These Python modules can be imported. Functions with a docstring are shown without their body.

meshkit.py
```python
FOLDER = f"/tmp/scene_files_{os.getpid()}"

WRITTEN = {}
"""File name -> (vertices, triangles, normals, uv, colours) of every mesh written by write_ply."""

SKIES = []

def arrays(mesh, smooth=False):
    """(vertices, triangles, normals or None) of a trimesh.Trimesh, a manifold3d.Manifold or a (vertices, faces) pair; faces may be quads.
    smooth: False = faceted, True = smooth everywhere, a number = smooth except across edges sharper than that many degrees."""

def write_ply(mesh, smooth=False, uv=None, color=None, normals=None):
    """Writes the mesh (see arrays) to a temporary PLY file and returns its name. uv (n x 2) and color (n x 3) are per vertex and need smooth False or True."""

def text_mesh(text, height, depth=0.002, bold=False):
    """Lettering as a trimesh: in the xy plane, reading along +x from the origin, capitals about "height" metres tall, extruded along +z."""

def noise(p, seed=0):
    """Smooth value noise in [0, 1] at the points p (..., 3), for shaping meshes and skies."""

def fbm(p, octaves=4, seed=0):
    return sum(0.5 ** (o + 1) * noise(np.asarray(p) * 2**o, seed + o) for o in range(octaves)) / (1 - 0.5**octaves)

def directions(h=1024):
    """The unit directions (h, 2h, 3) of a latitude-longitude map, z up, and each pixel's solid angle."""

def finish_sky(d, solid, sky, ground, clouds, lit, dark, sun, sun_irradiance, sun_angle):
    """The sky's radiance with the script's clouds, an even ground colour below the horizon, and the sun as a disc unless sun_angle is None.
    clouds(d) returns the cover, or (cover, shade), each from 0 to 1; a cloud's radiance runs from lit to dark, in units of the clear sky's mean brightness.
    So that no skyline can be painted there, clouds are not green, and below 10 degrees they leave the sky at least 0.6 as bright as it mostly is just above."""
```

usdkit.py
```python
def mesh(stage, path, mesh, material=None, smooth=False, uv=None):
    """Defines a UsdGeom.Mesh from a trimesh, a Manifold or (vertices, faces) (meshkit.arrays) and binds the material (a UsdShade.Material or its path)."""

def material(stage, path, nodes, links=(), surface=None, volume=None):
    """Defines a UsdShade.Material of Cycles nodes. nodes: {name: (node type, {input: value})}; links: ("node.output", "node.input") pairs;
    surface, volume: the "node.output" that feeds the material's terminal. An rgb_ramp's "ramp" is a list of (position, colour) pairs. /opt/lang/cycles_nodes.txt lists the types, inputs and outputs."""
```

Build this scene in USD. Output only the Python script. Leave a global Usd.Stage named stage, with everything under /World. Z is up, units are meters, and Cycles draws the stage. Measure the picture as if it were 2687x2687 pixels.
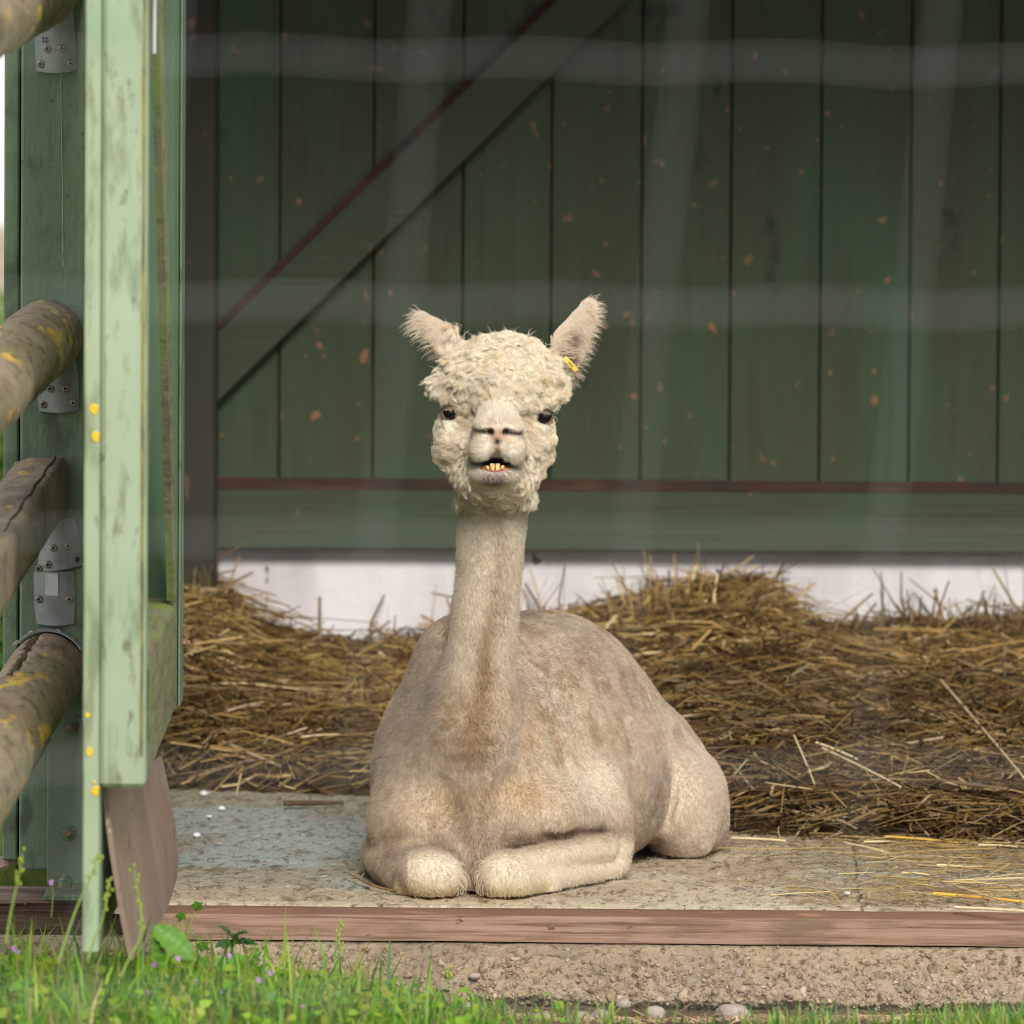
import math, random, time
import numpy as np, trimesh, usdkit, meshkit
import manifold3d as m3
from scipy.ndimage import gaussian_filter
from pxr import Usd, UsdGeom, UsdLux, UsdShade, Sdf, Gf, Vt

stage = Usd.Stage.CreateInMemory()
UsdGeom.SetStageUpAxis(stage, 'Z')
UsdGeom.SetStageMetersPerUnit(stage, 1.0)
UsdGeom.Xform.Define(stage, '/World')
stage.SetDefaultPrim(stage.GetPrimAtPath('/World'))
T = Sdf.ValueTypeNames

# ------------------------------------------------------------------ camera
# x to the right along the platform edge, y into the shed, z up; the platform's front edge is y = 0, its top z = 0
FPX, CPX = 23100.0, 1343.5                     # focal length and centre in pixels of the 2687 px photograph
CAM = np.array([0.0, -15.0, 1.588])
ROLL = 0.0065


def camera_axes():
    ix, iy = (1252 - CPX) / FPX, (CPX + 70) / FPX          # where the direction (0, 1, 0) lands
    c, s = math.cos(ROLL), math.sin(ROLL)
    # undo the roll, then solve yaw and pitch
    x0, y0 = c * ix - s * iy, s * ix + c * iy
    pitch = -math.atan2(y0, 1.0)
    yaw = math.atan2(-x0 * 1.0, math.hypot(1.0, y0))
    f = np.array([math.sin(yaw) * math.cos(pitch), math.cos(yaw) * math.cos(pitch), math.sin(pitch)])
    r0 = np.array([math.cos(yaw), -math.sin(yaw), 0.0])
    u0 = np.cross(r0, f)
    return c * r0 + s * u0, -s * r0 + c * u0, f


RIGHT, UP, FWD = camera_axes()


def P(px, py, y):
    """World point that stands at depth y and shows at pixel (px, py) of the 2687 px photograph."""
    d = FWD + RIGHT * ((px - CPX) / FPX) + UP * ((CPX - py) / FPX)
    return CAM + d * ((y - CAM[1]) / d[1])


def PZ(px, py, z):
    """World point at height z showing at pixel (px, py)."""
    d = FWD + RIGHT * ((px - CPX) / FPX) + UP * ((CPX - py) / FPX)
    return CAM + d * ((z - CAM[2]) / d[2])


def project(p):
    q = np.asarray(p) - CAM
    w = q @ FWD
    return np.stack([CPX + FPX * (q @ RIGHT) / w, CPX - FPX * (q @ UP) / w, w], -1)


cam = UsdGeom.Camera.Define(stage, '/World/camera')
cm = np.eye(4)
cm[0, :3], cm[1, :3], cm[2, :3], cm[3, :3] = RIGHT, UP, -FWD, CAM
cam.AddTransformOp().Set(Gf.Matrix4d(cm.tolist()))
cam.CreateHorizontalApertureAttr(24.0)
cam.CreateVerticalApertureAttr(24.0)
cam.CreateFocalLengthAttr(24.0 * FPX / 2687)
cam.CreateClippingRangeAttr(Gf.Vec2f(0.1, 3000.0))
cam.CreateFStopAttr(4.7)
cam.CreateFocusDistanceAttr(15.2)
cam.CreateExposureAttr(1.2)

# ------------------------------------------------------------------ sky and sun
SUN_EL, SUN_ROT = math.radians(33), math.radians(174)      # high and behind the camera's right shoulder, veiled by cloud
dome = UsdLux.DomeLight.Define(stage, '/World/sky')
sky_mat = usdkit.material(stage, '/World/Looks/sky', {
    'co': ('texture_coordinate', {}),
    'sky': ('sky_texture', {'sky_type': 'single_scattering', 'sun_disc': False, 'sun_elevation': SUN_EL, 'sun_rotation': SUN_ROT}),
    'cl': ('noise_texture', {'scale': 2.2, 'detail': 6.0, 'roughness': 0.55}),
    'rp': ('rgb_ramp', {'ramp': [(0.0, (0.82,) * 3), (0.55, (0.9,) * 3), (1.0, (1.0,) * 3)]}),
    'cc': ('mix_color', {'a': (4.2, 4.3, 4.5), 'b': (7.2, 7.1, 6.9), 'use_clamp': False}),
    'mx': ('mix_color', {'use_clamp': False}),
    'bg': ('background_shader', {'strength': 0.12}),
}, [('co.generated', 'cl.vector'), ('cl.fac', 'rp.fac'), ('cl.fac', 'cc.fac'), ('rp.color', 'mx.fac'), ('sky.color', 'mx.a'), ('cc.result', 'mx.b'), ('mx.result', 'bg.color')], surface='bg.background')
UsdShade.MaterialBindingAPI.Apply(dome.GetPrim()).Bind(sky_mat)
sun = UsdLux.DistantLight.Define(stage, '/World/sun')
sun.CreateNormalizeAttr(True)
sun.CreateIntensityAttr(0.40)
sun.CreateAngleAttr(16.0)
sun.CreateColorAttr(Gf.Vec3f(1.0, 0.96, 0.9))
sd = np.array([math.sin(SUN_ROT) * math.cos(SUN_EL), math.cos(SUN_ROT) * math.cos(SUN_EL), math.sin(SUN_EL)])   # towards the sun
sx = np.cross([0, 0, 1.0], sd); sx /= np.linalg.norm(sx); sy = np.cross(sd, sx)
sm = np.eye(4); sm[0, :3], sm[1, :3], sm[2, :3] = sx, sy, sd
sun.AddTransformOp().Set(Gf.Matrix4d(sm.tolist()))
# ------------------------------------------------------------------ helpers
USED = {}


def numbered(parent, name):
    key = (parent, name)
    n = USED.get(key, 0)
    USED[key] = n + 1
    return f'{parent}/{name}' + (f'_{n:03d}' if n else '')


def tag(p, label=None, category=None, group=None, kind=None):
    p = p.GetPrim() if hasattr(p, 'GetPrim') else p
    for k, v in (('label', label), ('category', category), ('group', group), ('kind', kind)):
        if v:
            p.SetCustomDataByKey(k, v)
    return p


def thing(name, label, category, loc=(0, 0, 0), group=None, kind=None):
    x = UsdGeom.Xform.Define(stage, numbered('/World', name))
    x.AddTranslateOp().Set(Gf.Vec3d(*map(float, loc)))
    tag(x, label, category, group, kind)
    return x.GetPrim()


def part(name, mesh, material, parent=None, smooth=False, label=None, kind=None, color=None):
    """One mesh; under a thing its points are given in world coordinates and stored relative to the thing's base."""
    base = '/World' if parent is None else str(parent.GetPath())
    path = numbered(base, name)
    if isinstance(mesh, trimesh.Trimesh):
        mesh = (np.array(mesh.vertices), np.array(mesh.faces))
    elif hasattr(mesh, 'to_mesh'):
        q = mesh.to_mesh()
        mesh = (np.array(q.vert_properties[:, :3]), np.array(q.tri_verts))
    v, f = np.asarray(mesh[0], float), np.asarray(mesh[1])
    if parent is not None:
        p = parent
        while str(p.GetPath()) != '/World':
            t = p.GetAttribute('xformOp:translate')
            if t and t.Get() is not None:
                v = v - np.array(t.Get())
            p = p.GetParent()
    m = usdkit.mesh(stage, path, (v, f), material, smooth=smooth)
    if color is not None:
        pv = UsdGeom.PrimvarsAPI(m).CreatePrimvar('tint', T.Color3fArray, 'vertex')
        pv.Set(Vt.Vec3fArray.FromNumpy(np.asarray(color, np.float32)))
    tag(m, label, kind=kind)
    return m.GetPrim()


def material(name, base, layers=(), rough=0.8, spec=0.25, bumps=(), attr=None, metallic=0.0, trans=0.0, isl=0.0):
    """Base colour, then layers of noise mixed over it. layer: (kind, scale xyz, detail, from, to, colour, strength[, 'up'])"""
    n = {'g': ('geometry', {}), 'p': ('principled_bsdf', {'roughness': rough, 'specular_ior_level': spec, 'metallic': metallic})}
    l = []
    if attr:
        n['c'] = ('attribute', {'attribute': attr}); cur = 'c.color'
    else:
        n['c'] = ('color', {'value': base}); cur = 'c.color'
    for i, q in enumerate(layers):
        kind, sc, det, lo, hi, col, amt = q[:7]
        n[f'm{i}'] = ('mapping', {'scale': sc, 'location': (3.1 * i + 0.7, 1.7 * i, 5.3 * i)})
        l.append(('g.position', f'm{i}.vector'))
        if kind == 'voronoi':
            n[f't{i}'] = ('voronoi_texture', {'scale': 1.0, 'feature': 'f1'}); out = f't{i}.distance'
        elif kind == 'cells':
            n[f't{i}'] = ('voronoi_texture', {'scale': 1.0, 'feature': 'f1'}); n[f'sx{i}'] = ('separate_color', {}); l.append((f't{i}.color', f'sx{i}.color')); out = f'sx{i}.r'
        else:
            n[f't{i}'] = ('noise_texture', {'scale': 1.0, 'detail': float(det), 'roughness': 0.6}); out = f't{i}.fac'
        l.append((f'm{i}.vector', f't{i}.vector'))
        n[f'r{i}'] = ('map_range', {'from_min': lo, 'from_max': hi, 'to_min': 0.0, 'to_max': amt, 'clamp': True})
        l.append((out, f'r{i}.value'))
        fac = f'r{i}.result'
        if len(q) > 7:
            n[f's{i}'] = ('separate_xyz', {}); l.append(('g.normal', f's{i}.vector'))
            n[f'u{i}'] = ('map_range', {'from_min': 0.3, 'from_max': 0.75, 'clamp': True}); l.append((f's{i}.z', f'u{i}.value'))
            n[f'w{i}'] = ('math', {'math_type': 'multiply'}); l += [(fac, f'w{i}.value1'), (f'u{i}.result', f'w{i}.value2')]
            fac = f'w{i}.value'
        n[f'x{i}'] = ('mix_color', {'b': col, 'use_clamp': False})
        l += [(cur, f'x{i}.a'), (fac, f'x{i}.fac')]
        cur = f'x{i}.result'
    if isl:
        n['iv'] = ('map_range', {'from_min': 0.0, 'from_max': 1.0, 'to_min': 1.0 - isl, 'to_max': 1.0 + isl}); l.append(('g.random_per_island', 'iv.value'))
        n['hs'] = ('hsv', {}); l += [('iv.result', 'hs.value'), (cur, 'hs.color')]; cur = 'hs.color'
    l.append((cur, 'p.base_color'))
    last = None
    for i, (sc, det, dist) in enumerate(bumps):
        n[f'bm{i}'] = ('mapping', {'scale': sc, 'location': (1.3 * i, 2.9 * i, 0.4)})
        n[f'bt{i}'] = ('noise_texture', {'scale': 1.0, 'detail': float(det), 'roughness': 0.6})
        n[f'b{i}'] = ('bump', {'distance': dist, 'strength': 1.0})
        l += [('g.position', f'bm{i}.vector'), (f'bm{i}.vector', f'bt{i}.vector'), (f'bt{i}.fac', f'b{i}.height')]
        if last:
            l.append((last, f'b{i}.normal'))
        last = f'b{i}.normal'
    if last:
        l.append((last, 'p.normal'))
    surface = 'p.BSDF'
    if trans:
        n['tr'] = ('translucent_bsdf', {}); n['mc'] = ('mix_closure', {'fac': trans})
        l += [(cur, 'tr.color'), ('p.BSDF', 'mc.closure1'), ('tr.BSDF', 'mc.closure2')]
        surface = 'mc.closure'
    return usdkit.material(stage, '/World/Looks/' + name, n, l, surface=surface)


def fbm(p, octaves=4, seed=0):
    return meshkit.fbm(np.asarray(p, float) + 137.0, octaves, seed)


def block(lo, hi, b=0.004):
    """A box with chamfered edges."""
    lo, hi = np.minimum(lo, hi).astype(float), np.maximum(lo, hi).astype(float)
    b = min(b, 0.45 * (hi - lo).min())
    pts = []
    for o in np.ndindex(2, 2, 2):
        c = np.where(o, hi, lo)
        for k in range(3):
            q = c + np.where(o, -b, b)
            q[k] = c[k]
            pts.append(q)
    return hull(pts)


def hull(pts):
    q = m3.Manifold.hull_points(np.asarray(pts, float)).to_mesh()
    return trimesh.Trimesh(np.array(q.vert_properties[:, :3]), np.array(q.tri_verts), process=False)


def prism(poly, axis_dir, depth, b=0.0):
    """Hull of a convex outline (points in space) pushed along axis_dir, front edges chamfered by b."""
    poly = np.asarray(poly, float); d = np.asarray(axis_dir, float)
    c = poly.mean(0)
    if b:
        ins = []
        for p in poly:
            w = c - p
            ins.append(p + w / np.linalg.norm(w) * b * 1.4)
        return hull(np.vstack([np.array(ins), poly + d * b, poly + d * depth]))
    return hull(np.vstack([poly, poly + d * depth]))


def tube(points, radii, sides=8, caps=True):
    p = np.asarray(points, float)
    r = np.broadcast_to(np.asarray(radii, float), (len(p),))
    t = np.gradient(p, axis=0); t /= np.linalg.norm(t, axis=1, keepdims=True) + 1e-12
    ref = np.array([0, 0, 1.0]) if abs(t[:, 2]).mean() < 0.8 else np.array([1.0, 0, 0])
    a = np.cross(t, ref); a /= np.linalg.norm(a, axis=1, keepdims=True) + 1e-12
    b = np.cross(t, a)
    ang = np.arange(sides) * 2 * np.pi / sides
    v = p[:, None] + r[:, None, None] * (np.cos(ang)[None, :, None] * a[:, None] + np.sin(ang)[None, :, None] * b[:, None])
    n = len(p)
    i, j = np.meshgrid(np.arange(n - 1), np.arange(sides), indexing='ij')
    q = np.stack([i * sides + j, (i + 1) * sides + j, (i + 1) * sides + (j + 1) % sides, i * sides + (j + 1) % sides], -1).reshape(-1, 4)
    f = np.vstack([q[:, [0, 1, 2]], q[:, [0, 2, 3]]])
    v = v.reshape(-1, 3)
    if caps:
        v = np.vstack([v, p[:1], p[-1:]])
        k = np.arange(sides)
        f = np.vstack([f, np.stack([np.full(sides, n * sides), k, (k + 1) % sides], 1), np.stack([np.full(sides, n * sides + 1), (n - 1) * sides + (k + 1) % sides, (n - 1) * sides + k], 1)])
    return v, f


def join(parts):
    vs, fs, n = [], [], 0
    for p in parts:
        if isinstance(p, trimesh.Trimesh):
            p = (np.array(p.vertices), np.array(p.faces))
        vs.append(p[0]); fs.append(np.asarray(p[1]) + n); n += len(p[0])
    return np.vstack(vs), np.vstack(fs)


def sheet(grid, thick=None, flip=False):
    """grid (n, m, 3) of points as a surface; with thick a closed slab."""
    n, m = grid.shape[:2]
    idx = np.arange(n * m).reshape(n, m)
    q = np.stack([idx[:-1, :-1], idx[1:, :-1], idx[1:, 1:], idx[:-1, 1:]], -1).reshape(-1, 4)
    f = np.vstack([q[:, [0, 1, 2]], q[:, [0, 2, 3]]])
    if flip:
        f = f[:, ::-1]
    v = grid.reshape(-1, 3)
    if thick:
        w = trimesh.Trimesh(v, f, process=False).vertex_normals
        edge = np.concatenate([idx[0, :], idx[1:, -1], idx[-1, -2::-1], idx[-2:0:-1, 0]])
        k = n * m
        nx = np.roll(edge, -1)
        side = np.vstack([np.stack([edge, nx, nx + k], 1), np.stack([edge, nx + k, edge + k], 1)])
        f = np.vstack([f, f[:, ::-1] + k, side if flip else side[:, ::-1]])
        v = np.vstack([v, v - w * thick])
    return v, f


def strips(p0, p1, p2, width, up, rng, lift=0.0):
    """Many bent flat blades through three points each, as one mesh of 4 triangles a blade."""
    t = p2 - p0
    s = np.cross(t, up); s /= np.linalg.norm(s, axis=1, keepdims=True) + 1e-9
    w = np.asarray(width)[:, None] * 0.5
    n = np.cross(s, t); n /= np.linalg.norm(n, axis=1, keepdims=True) + 1e-9
    v = np.stack([p0 - s * w, p0 + s * w, p1 - s * w + n * lift, p1 + s * w + n * lift, p2 - s * w * 0.7, p2 + s * w * 0.7], 1)
    k = (np.arange(len(p0)) * 6)[:, None, None]
    f = np.array([[0, 1, 3], [0, 3, 2], [2, 3, 5], [2, 5, 4]])[None] + k
    return v.reshape(-1, 3), f.reshape(-1, 3)


def smooth01(x):
    x = np.clip(x, 0, 1)
    return x * x * (3 - 2 * x)
# ------------------------------------------------------------------ alpaca: one body surface from blended rounded volumes
def V(*a):
    return np.array(a, float)


def rot_z(a):
    c, s = math.cos(a), math.sin(a)
    return np.array([[c, -s, 0], [s, c, 0], [0, 0, 1.0]])


def rot_x(a):
    c, s = math.cos(a), math.sin(a)
    return np.array([[1.0, 0, 0], [0, c, -s], [0, s, c]])


def rot_y(a):
    c, s = math.cos(a), math.sin(a)
    return np.array([[c, 0, s], [0, 1.0, 0], [-s, 0, c]])


class Field:
    """Signed distances on a rectilinear grid; each volume is evaluated in its own neighbourhood only."""

    def __init__(self, xs, ys, zs):
        self.ax = [np.asarray(a, np.float32) for a in (xs, ys, zs)]
        self.d = np.full([len(a) for a in self.ax], 0.5, np.float32)

    def _box(self, lo, hi):
        s = [slice(max(np.searchsorted(a, l) - 1, 0), np.searchsorted(a, h) + 1) for a, l, h in zip(self.ax, lo, hi)]
        g = np.meshgrid(*[a[q] for a, q in zip(self.ax, s)], indexing='ij', sparse=True)
        return tuple(s), g

    def _mix(self, s, d, k, cut):
        a = self.d[s]
        if cut:
            h = np.clip(0.5 - 0.5 * (d + a) / k, 0, 1)
            self.d[s] = a * (1 - h) - d * h + k * h * (1 - h)
        else:
            h = np.clip(0.5 + 0.5 * (a - d) / k, 0, 1)
            self.d[s] = a * (1 - h) + d * h - k * h * (1 - h)

    def ell(self, c, r, k=0.02, R=None, cut=False):
        c, r = np.asarray(c, float), np.asarray(r, float)
        m = r.max() + 2 * k + 0.02
        s, g = self._box(c - m, c + m)
        q = [g[i] - np.float32(c[i]) for i in range(3)]
        if R is not None:
            R = R.astype(np.float32)
            q = [R[0, i] * q[0] + R[1, i] * q[1] + R[2, i] * q[2] for i in range(3)]
        k0 = np.sqrt(sum((q[i] / np.float32(r[i])) ** 2 for i in range(3)))
        k1 = np.sqrt(sum((q[i] / np.float32(r[i] ** 2)) ** 2 for i in range(3)))
        self._mix(s, k0 * (k0 - 1) / np.maximum(k1, 1e-6), np.float32(k), cut)

    def chain(self, pts, radii, k=0.02, cut=False):
        pts, radii = np.asarray(pts, float), np.asarray(radii, float)
        m = radii.max() + 2 * k + 0.02
        s, g = self._box(pts.min(0) - m, pts.max(0) + m)
        best = None
        for a, b, ra, rb in zip(pts[:-1], pts[1:], radii[:-1], radii[1:]):
            ab = b - a
            t = sum((g[i] - np.float32(a[i])) * np.float32(ab[i]) for i in range(3)) / np.float32(ab @ ab)
            t = np.clip(t, 0, 1)
            d = np.sqrt(sum((g[i] - np.float32(a[i]) - t * np.float32(ab[i])) ** 2 for i in range(3))) - (np.float32(ra) + t * np.float32(rb - ra))
            best = d if best is None else np.minimum(best, d)
        self._mix(s, best, np.float32(k), cut)

    def cone(self, a, b, ra, rb, k=0.02, cut=False):
        self.chain([a, b], [ra, rb], k, cut)

    def surface(self):
        """Surface nets."""
        d = self.d
        ins = d < 0
        n = d.shape
        c = np.zeros([m - 1 for m in n], np.int8)
        for o in np.ndindex(2, 2, 2):
            c += ins[o[0]:n[0] - 1 + o[0], o[1]:n[1] - 1 + o[1], o[2]:n[2] - 1 + o[2]]
        act = np.argwhere((c > 0) & (c < 8))
        idx = -np.ones(c.shape, np.int32)
        idx[tuple(act.T)] = np.arange(len(act))
        acc, cnt = np.zeros((len(act), 3)), np.zeros(len(act))
        corner = {o: d[act[:, 0] + o[0], act[:, 1] + o[1], act[:, 2] + o[2]] for o in np.ndindex(2, 2, 2)}
        for o in np.ndindex(2, 2, 2):
            for k in range(3):
                if o[k]:
                    continue
                e = tuple(v + (j == k) for j, v in enumerate(o))
                A, B = corner[o], corner[e]
                m = (A < 0) != (B < 0)
                t = np.where(m, A / np.where(m, A - B, 1), 0)
                for j in range(3):
                    lo = self.ax[j][act[:, j] + o[j]]
                    if j == k:
                        lo = lo + t * (self.ax[j][act[:, j] + 1] - lo)
                    acc[:, j] += np.where(m, lo, 0)
                cnt += m
        v = acc / cnt[:, None]
        faces = []
        for k in range(3):
            i, j = (k + 1) % 3, (k + 2) % 3
            sl0 = [slice(None)] * 3; sl1 = [slice(None)] * 3
            sl0[k], sl1[k] = slice(0, -1), slice(1, None)
            a, b = ins[tuple(sl0)], ins[tuple(sl1)]
            e = np.argwhere(a != b)
            e = e[(e[:, i] > 0) & (e[:, j] > 0) & (e[:, i] < n[i] - 1) & (e[:, j] < n[j] - 1)]
            f = ins[tuple(e.T)]
            q = []
            for di, dj in ((1, 1), (0, 1), (0, 0), (1, 0)):
                w = e.copy(); w[:, i] -= di; w[:, j] -= dj
                q.append(idx[tuple(w.T)])
            q = np.stack(q, 1)
            q[~f] = q[~f][:, ::-1]
            faces.append(q)
        q = np.vstack(faces)
        return v, np.vstack([q[:, [0, 1, 2]], q[:, [0, 2, 3]]])


def axis(lo, hi, f0, f1, fine, coarse):
    """Grid positions, fine between f0 and f1."""
    return np.unique(np.round(np.concatenate([np.arange(lo, f0, coarse), np.arange(f0, f1, fine), np.arange(f1, hi + coarse, coarse)]), 5))


def alpaca_field():
    F = Field(axis(-0.27, 0.50, -0.095, 0.215, 0.0021, 0.005), axis(-0.03, 1.22, 0.0, 0.34, 0.0026, 0.007), axis(-0.02, 1.06, 0.655, 1.05, 0.0021, 0.005))
    e, cn, ch = F.ell, F.cone, F.chain
    yaw = math.radians(-17)
    # trunk
    e((0.088, 0.68, 0.198), (0.205, 0.44, 0.246), 0.03, rot_z(yaw))
    e(P(1560, 2030, 0.70), (0.130, 0.30, 0.165), 0.03, rot_z(yaw))
    e(P(1440, 1805, 0.72), (0.120, 0.26, 0.112), 0.06, rot_z(yaw))
    e((0.020, 0.55, 0.235), (0.150, 0.20, 0.185), 0.05, rot_z(yaw))
    e(P(1240, 1745, 0.50), (0.085, 0.14, 0.075), 0.06, rot_z(yaw))
    ch([P(1560, 1810, 0.78), P(1610, 1845, 0.82), P(1688, 1930, 0.88)], [0.066, 0.068, 0.066], 0.04)
    # haunch and folded hind leg, the animal's left
    e(P(1752, 2025, 0.95), (0.070, 0.20, 0.168), 0.010, rot_z(math.radians(-12)) @ rot_y(math.radians(-32)))
    e(P(1797, 2105, 0.86), (0.072, 0.15, 0.098), 0.03, rot_z(math.radians(-12)))
    ch([P(1806, 2190, 0.80), P(1770, 2200, 0.84), P(1745, 2215, 1.0)], [0.045, 0.040, 0.03], 0.03)
    # far haunch, hidden but closing the shape
    e((0.0, 1.0, 0.16), (0.10, 0.17, 0.145), 0.05, rot_z(yaw))
    # shoulders
    e(P(1092, 2030, 0.46), (0.072, 0.14, 0.135), 0.05, rot_z(math.radians(10)) @ rot_y(math.radians(10)))
    e(P(1070, 2160, 0.38), (0.070, 0.13, 0.075), 0.04)
    e(P(1470, 2030, 0.48), (0.085, 0.14, 0.140), 0.05, rot_z(math.radians(-25)))
    e(P(1520, 2120, 0.42), (0.080, 0.09, 0.065), 0.04, rot_y(math.radians(25)))
    # breast and brisket
    e(P(1237, 2040, 0.335), (0.078, 0.105, 0.080), 0.05)
    ch([P(1215, 1840, 0.33), P(1180, 1960, 0.33), P(1130, 2060, 0.34)], [0.050, 0.055, 0.06], 0.05)
    ch([P(1290, 1880, 0.34), P(1330, 1990, 0.35), P(1400, 2060, 0.37)], [0.045, 0.05, 0.05], 0.05)
    e(P(1235, 2190, 0.30), (0.055, 0.11, 0.095), 0.04)
    e(P(1250, 2290, 0.25), (0.028, 0.085, 0.045), 0.015)
    e(P(1400, 2140, 0.32), (0.080, 0.09, 0.058), 0.06)
    e(P(1120, 2170, 0.29), (0.060, 0.09, 0.050), 0.04)
    # neck
    ch([P(1240, 2000, 0.33), P(1243, 1945, 0.285), P(1249, 1850, 0.285), P(1258, 1760, 0.29), P(1270, 1640, 0.285), P(1283, 1500, 0.275), P(1290, 1390, 0.265), P(1297, 1240, 0.25)],
       [0.060, 0.0595, 0.0585, 0.0590, 0.0585, 0.0568, 0.0580, 0.060], 0.065)
    e(P(1245, 1930, 0.270), (0.054, 0.055, 0.055), 0.04)
    ch([P(1200, 1700, 0.42), P(1170, 1850, 0.43), P(1150, 1980, 0.42)], [0.055, 0.060, 0.06], 0.05)
    # near-side (picture right) folded front leg: elbow, forearm, knee, cannon, foot
    ch([P(1560, 2060, 0.44), P(1606, 2140, 0.41), P(1618, 2220, 0.42)], [0.05, 0.034, 0.03], 0.03)
    ch([P(1338, 2290, 0.125), P(1420, 2257, 0.21), P(1500, 2238, 0.29), P(1576, 2222, 0.375)], [0.036, 0.030, 0.028, 0.029], 0.010)
    ch([P(1340, 2312, 0.11), P(1420, 2306, 0.19), P(1510, 2292, 0.29), P(1596, 2282, 0.40), P(1614, 2255, 0.43)], [0.036, 0.027, 0.021, 0.023, 0.028], 0.006)
    e(P(1328, 2296, 0.105), (0.040, 0.055, 0.044), 0.012, rot_z(math.radians(-30)))
    e(P(1435, 2326, 0.19), (0.022, 0.026, 0.018), 0.012)
    # far-side (picture left) folded front leg
    e(P(1130, 2293, 0.105), (0.055, 0.062, 0.044), 0.010, rot_y(math.radians(14)))
    e(P(1070, 2325, 0.13), (0.022, 0.03, 0.020), 0.012)
    ch([P(1110, 2285, 0.15), P(1055, 2265, 0.25), P(1012, 2240, 0.38)], [0.045, 0.038, 0.030], 0.012)
    ch([P(1060, 2300, 0.20), P(1020, 2280, 0.32), P(990, 2240, 0.44)], [0.032, 0.030, 0.03], 0.012)
    e(P(990, 2210, 0.45), (0.018, 0.06, 0.020), 0.012)
    # creases: between shank and chest, barrel and haunch, under the neck base, between breast and upper arms
    ch([P(1318, 2222, 0.15), P(1400, 2212, 0.215), P(1490, 2194, 0.29), P(1580, 2180, 0.36)], [0.009, 0.011, 0.011, 0.007], 0.010, True)
    ch([P(1020, 2240, 0.26), P(1070, 2238, 0.19), P(1120, 2222, 0.165), P(1170, 2240, 0.18)], [0.007] * 4, 0.010, True)
    ch([P(1155, 2060, 0.235), P(1190, 2120, 0.205), P(1215, 2200, 0.19)], [0.005, 0.010, 0.004], 0.03, True)
    ch([P(1350, 2040, 0.25), P(1310, 2100, 0.215), P(1280, 2180, 0.19)], [0.006, 0.006, 0.004], 0.03, True)
    ch([P(1692, 1800, 0.775), P(1731, 1908, 0.725), P(1768, 1978, 0.735), P(1774, 2022, 0.735), P(1768, 2087, 0.72), P(1742, 2179, 0.72)], [0.004, 0.008, 0.010, 0.010, 0.010, 0.008], 0.012, True)
    ch([P(1462, 1930, 0.345), P(1470, 1975, 0.335), P(1476, 2030, 0.345)], [0.003, 0.007, 0.003], 0.025, True)
    # ---- head
    e(P(1310, 1020, 0.245), (0.098, 0.105, 0.082), 0.02)
    e(P(1312, 1000, 0.225), (0.108, 0.095, 0.062), 0.02)
    e(P(1335, 935, 0.235), (0.062, 0.075, 0.033), 0.03)
    e(P(1170, 1020, 0.215), (0.030, 0.038, 0.019), 0.014, rot_y(math.radians(30)))
    e(P(1446, 1022, 0.215), (0.030, 0.040, 0.019), 0.014, rot_y(math.radians(-25)))
    e(P(1300, 1120, 0.225), (0.088, 0.085, 0.085), 0.02)
    e(P(1200, 1150, 0.215), (0.042, 0.062, 0.058), 0.018)
    e(P(1397, 1152, 0.215), (0.041, 0.062, 0.058), 0.018)
    e(P(1298, 1236, 0.215), (0.078, 0.078, 0.058), 0.02)
    e(P(1300, 1290, 0.235), (0.068, 0.070, 0.038), 0.02)
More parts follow.
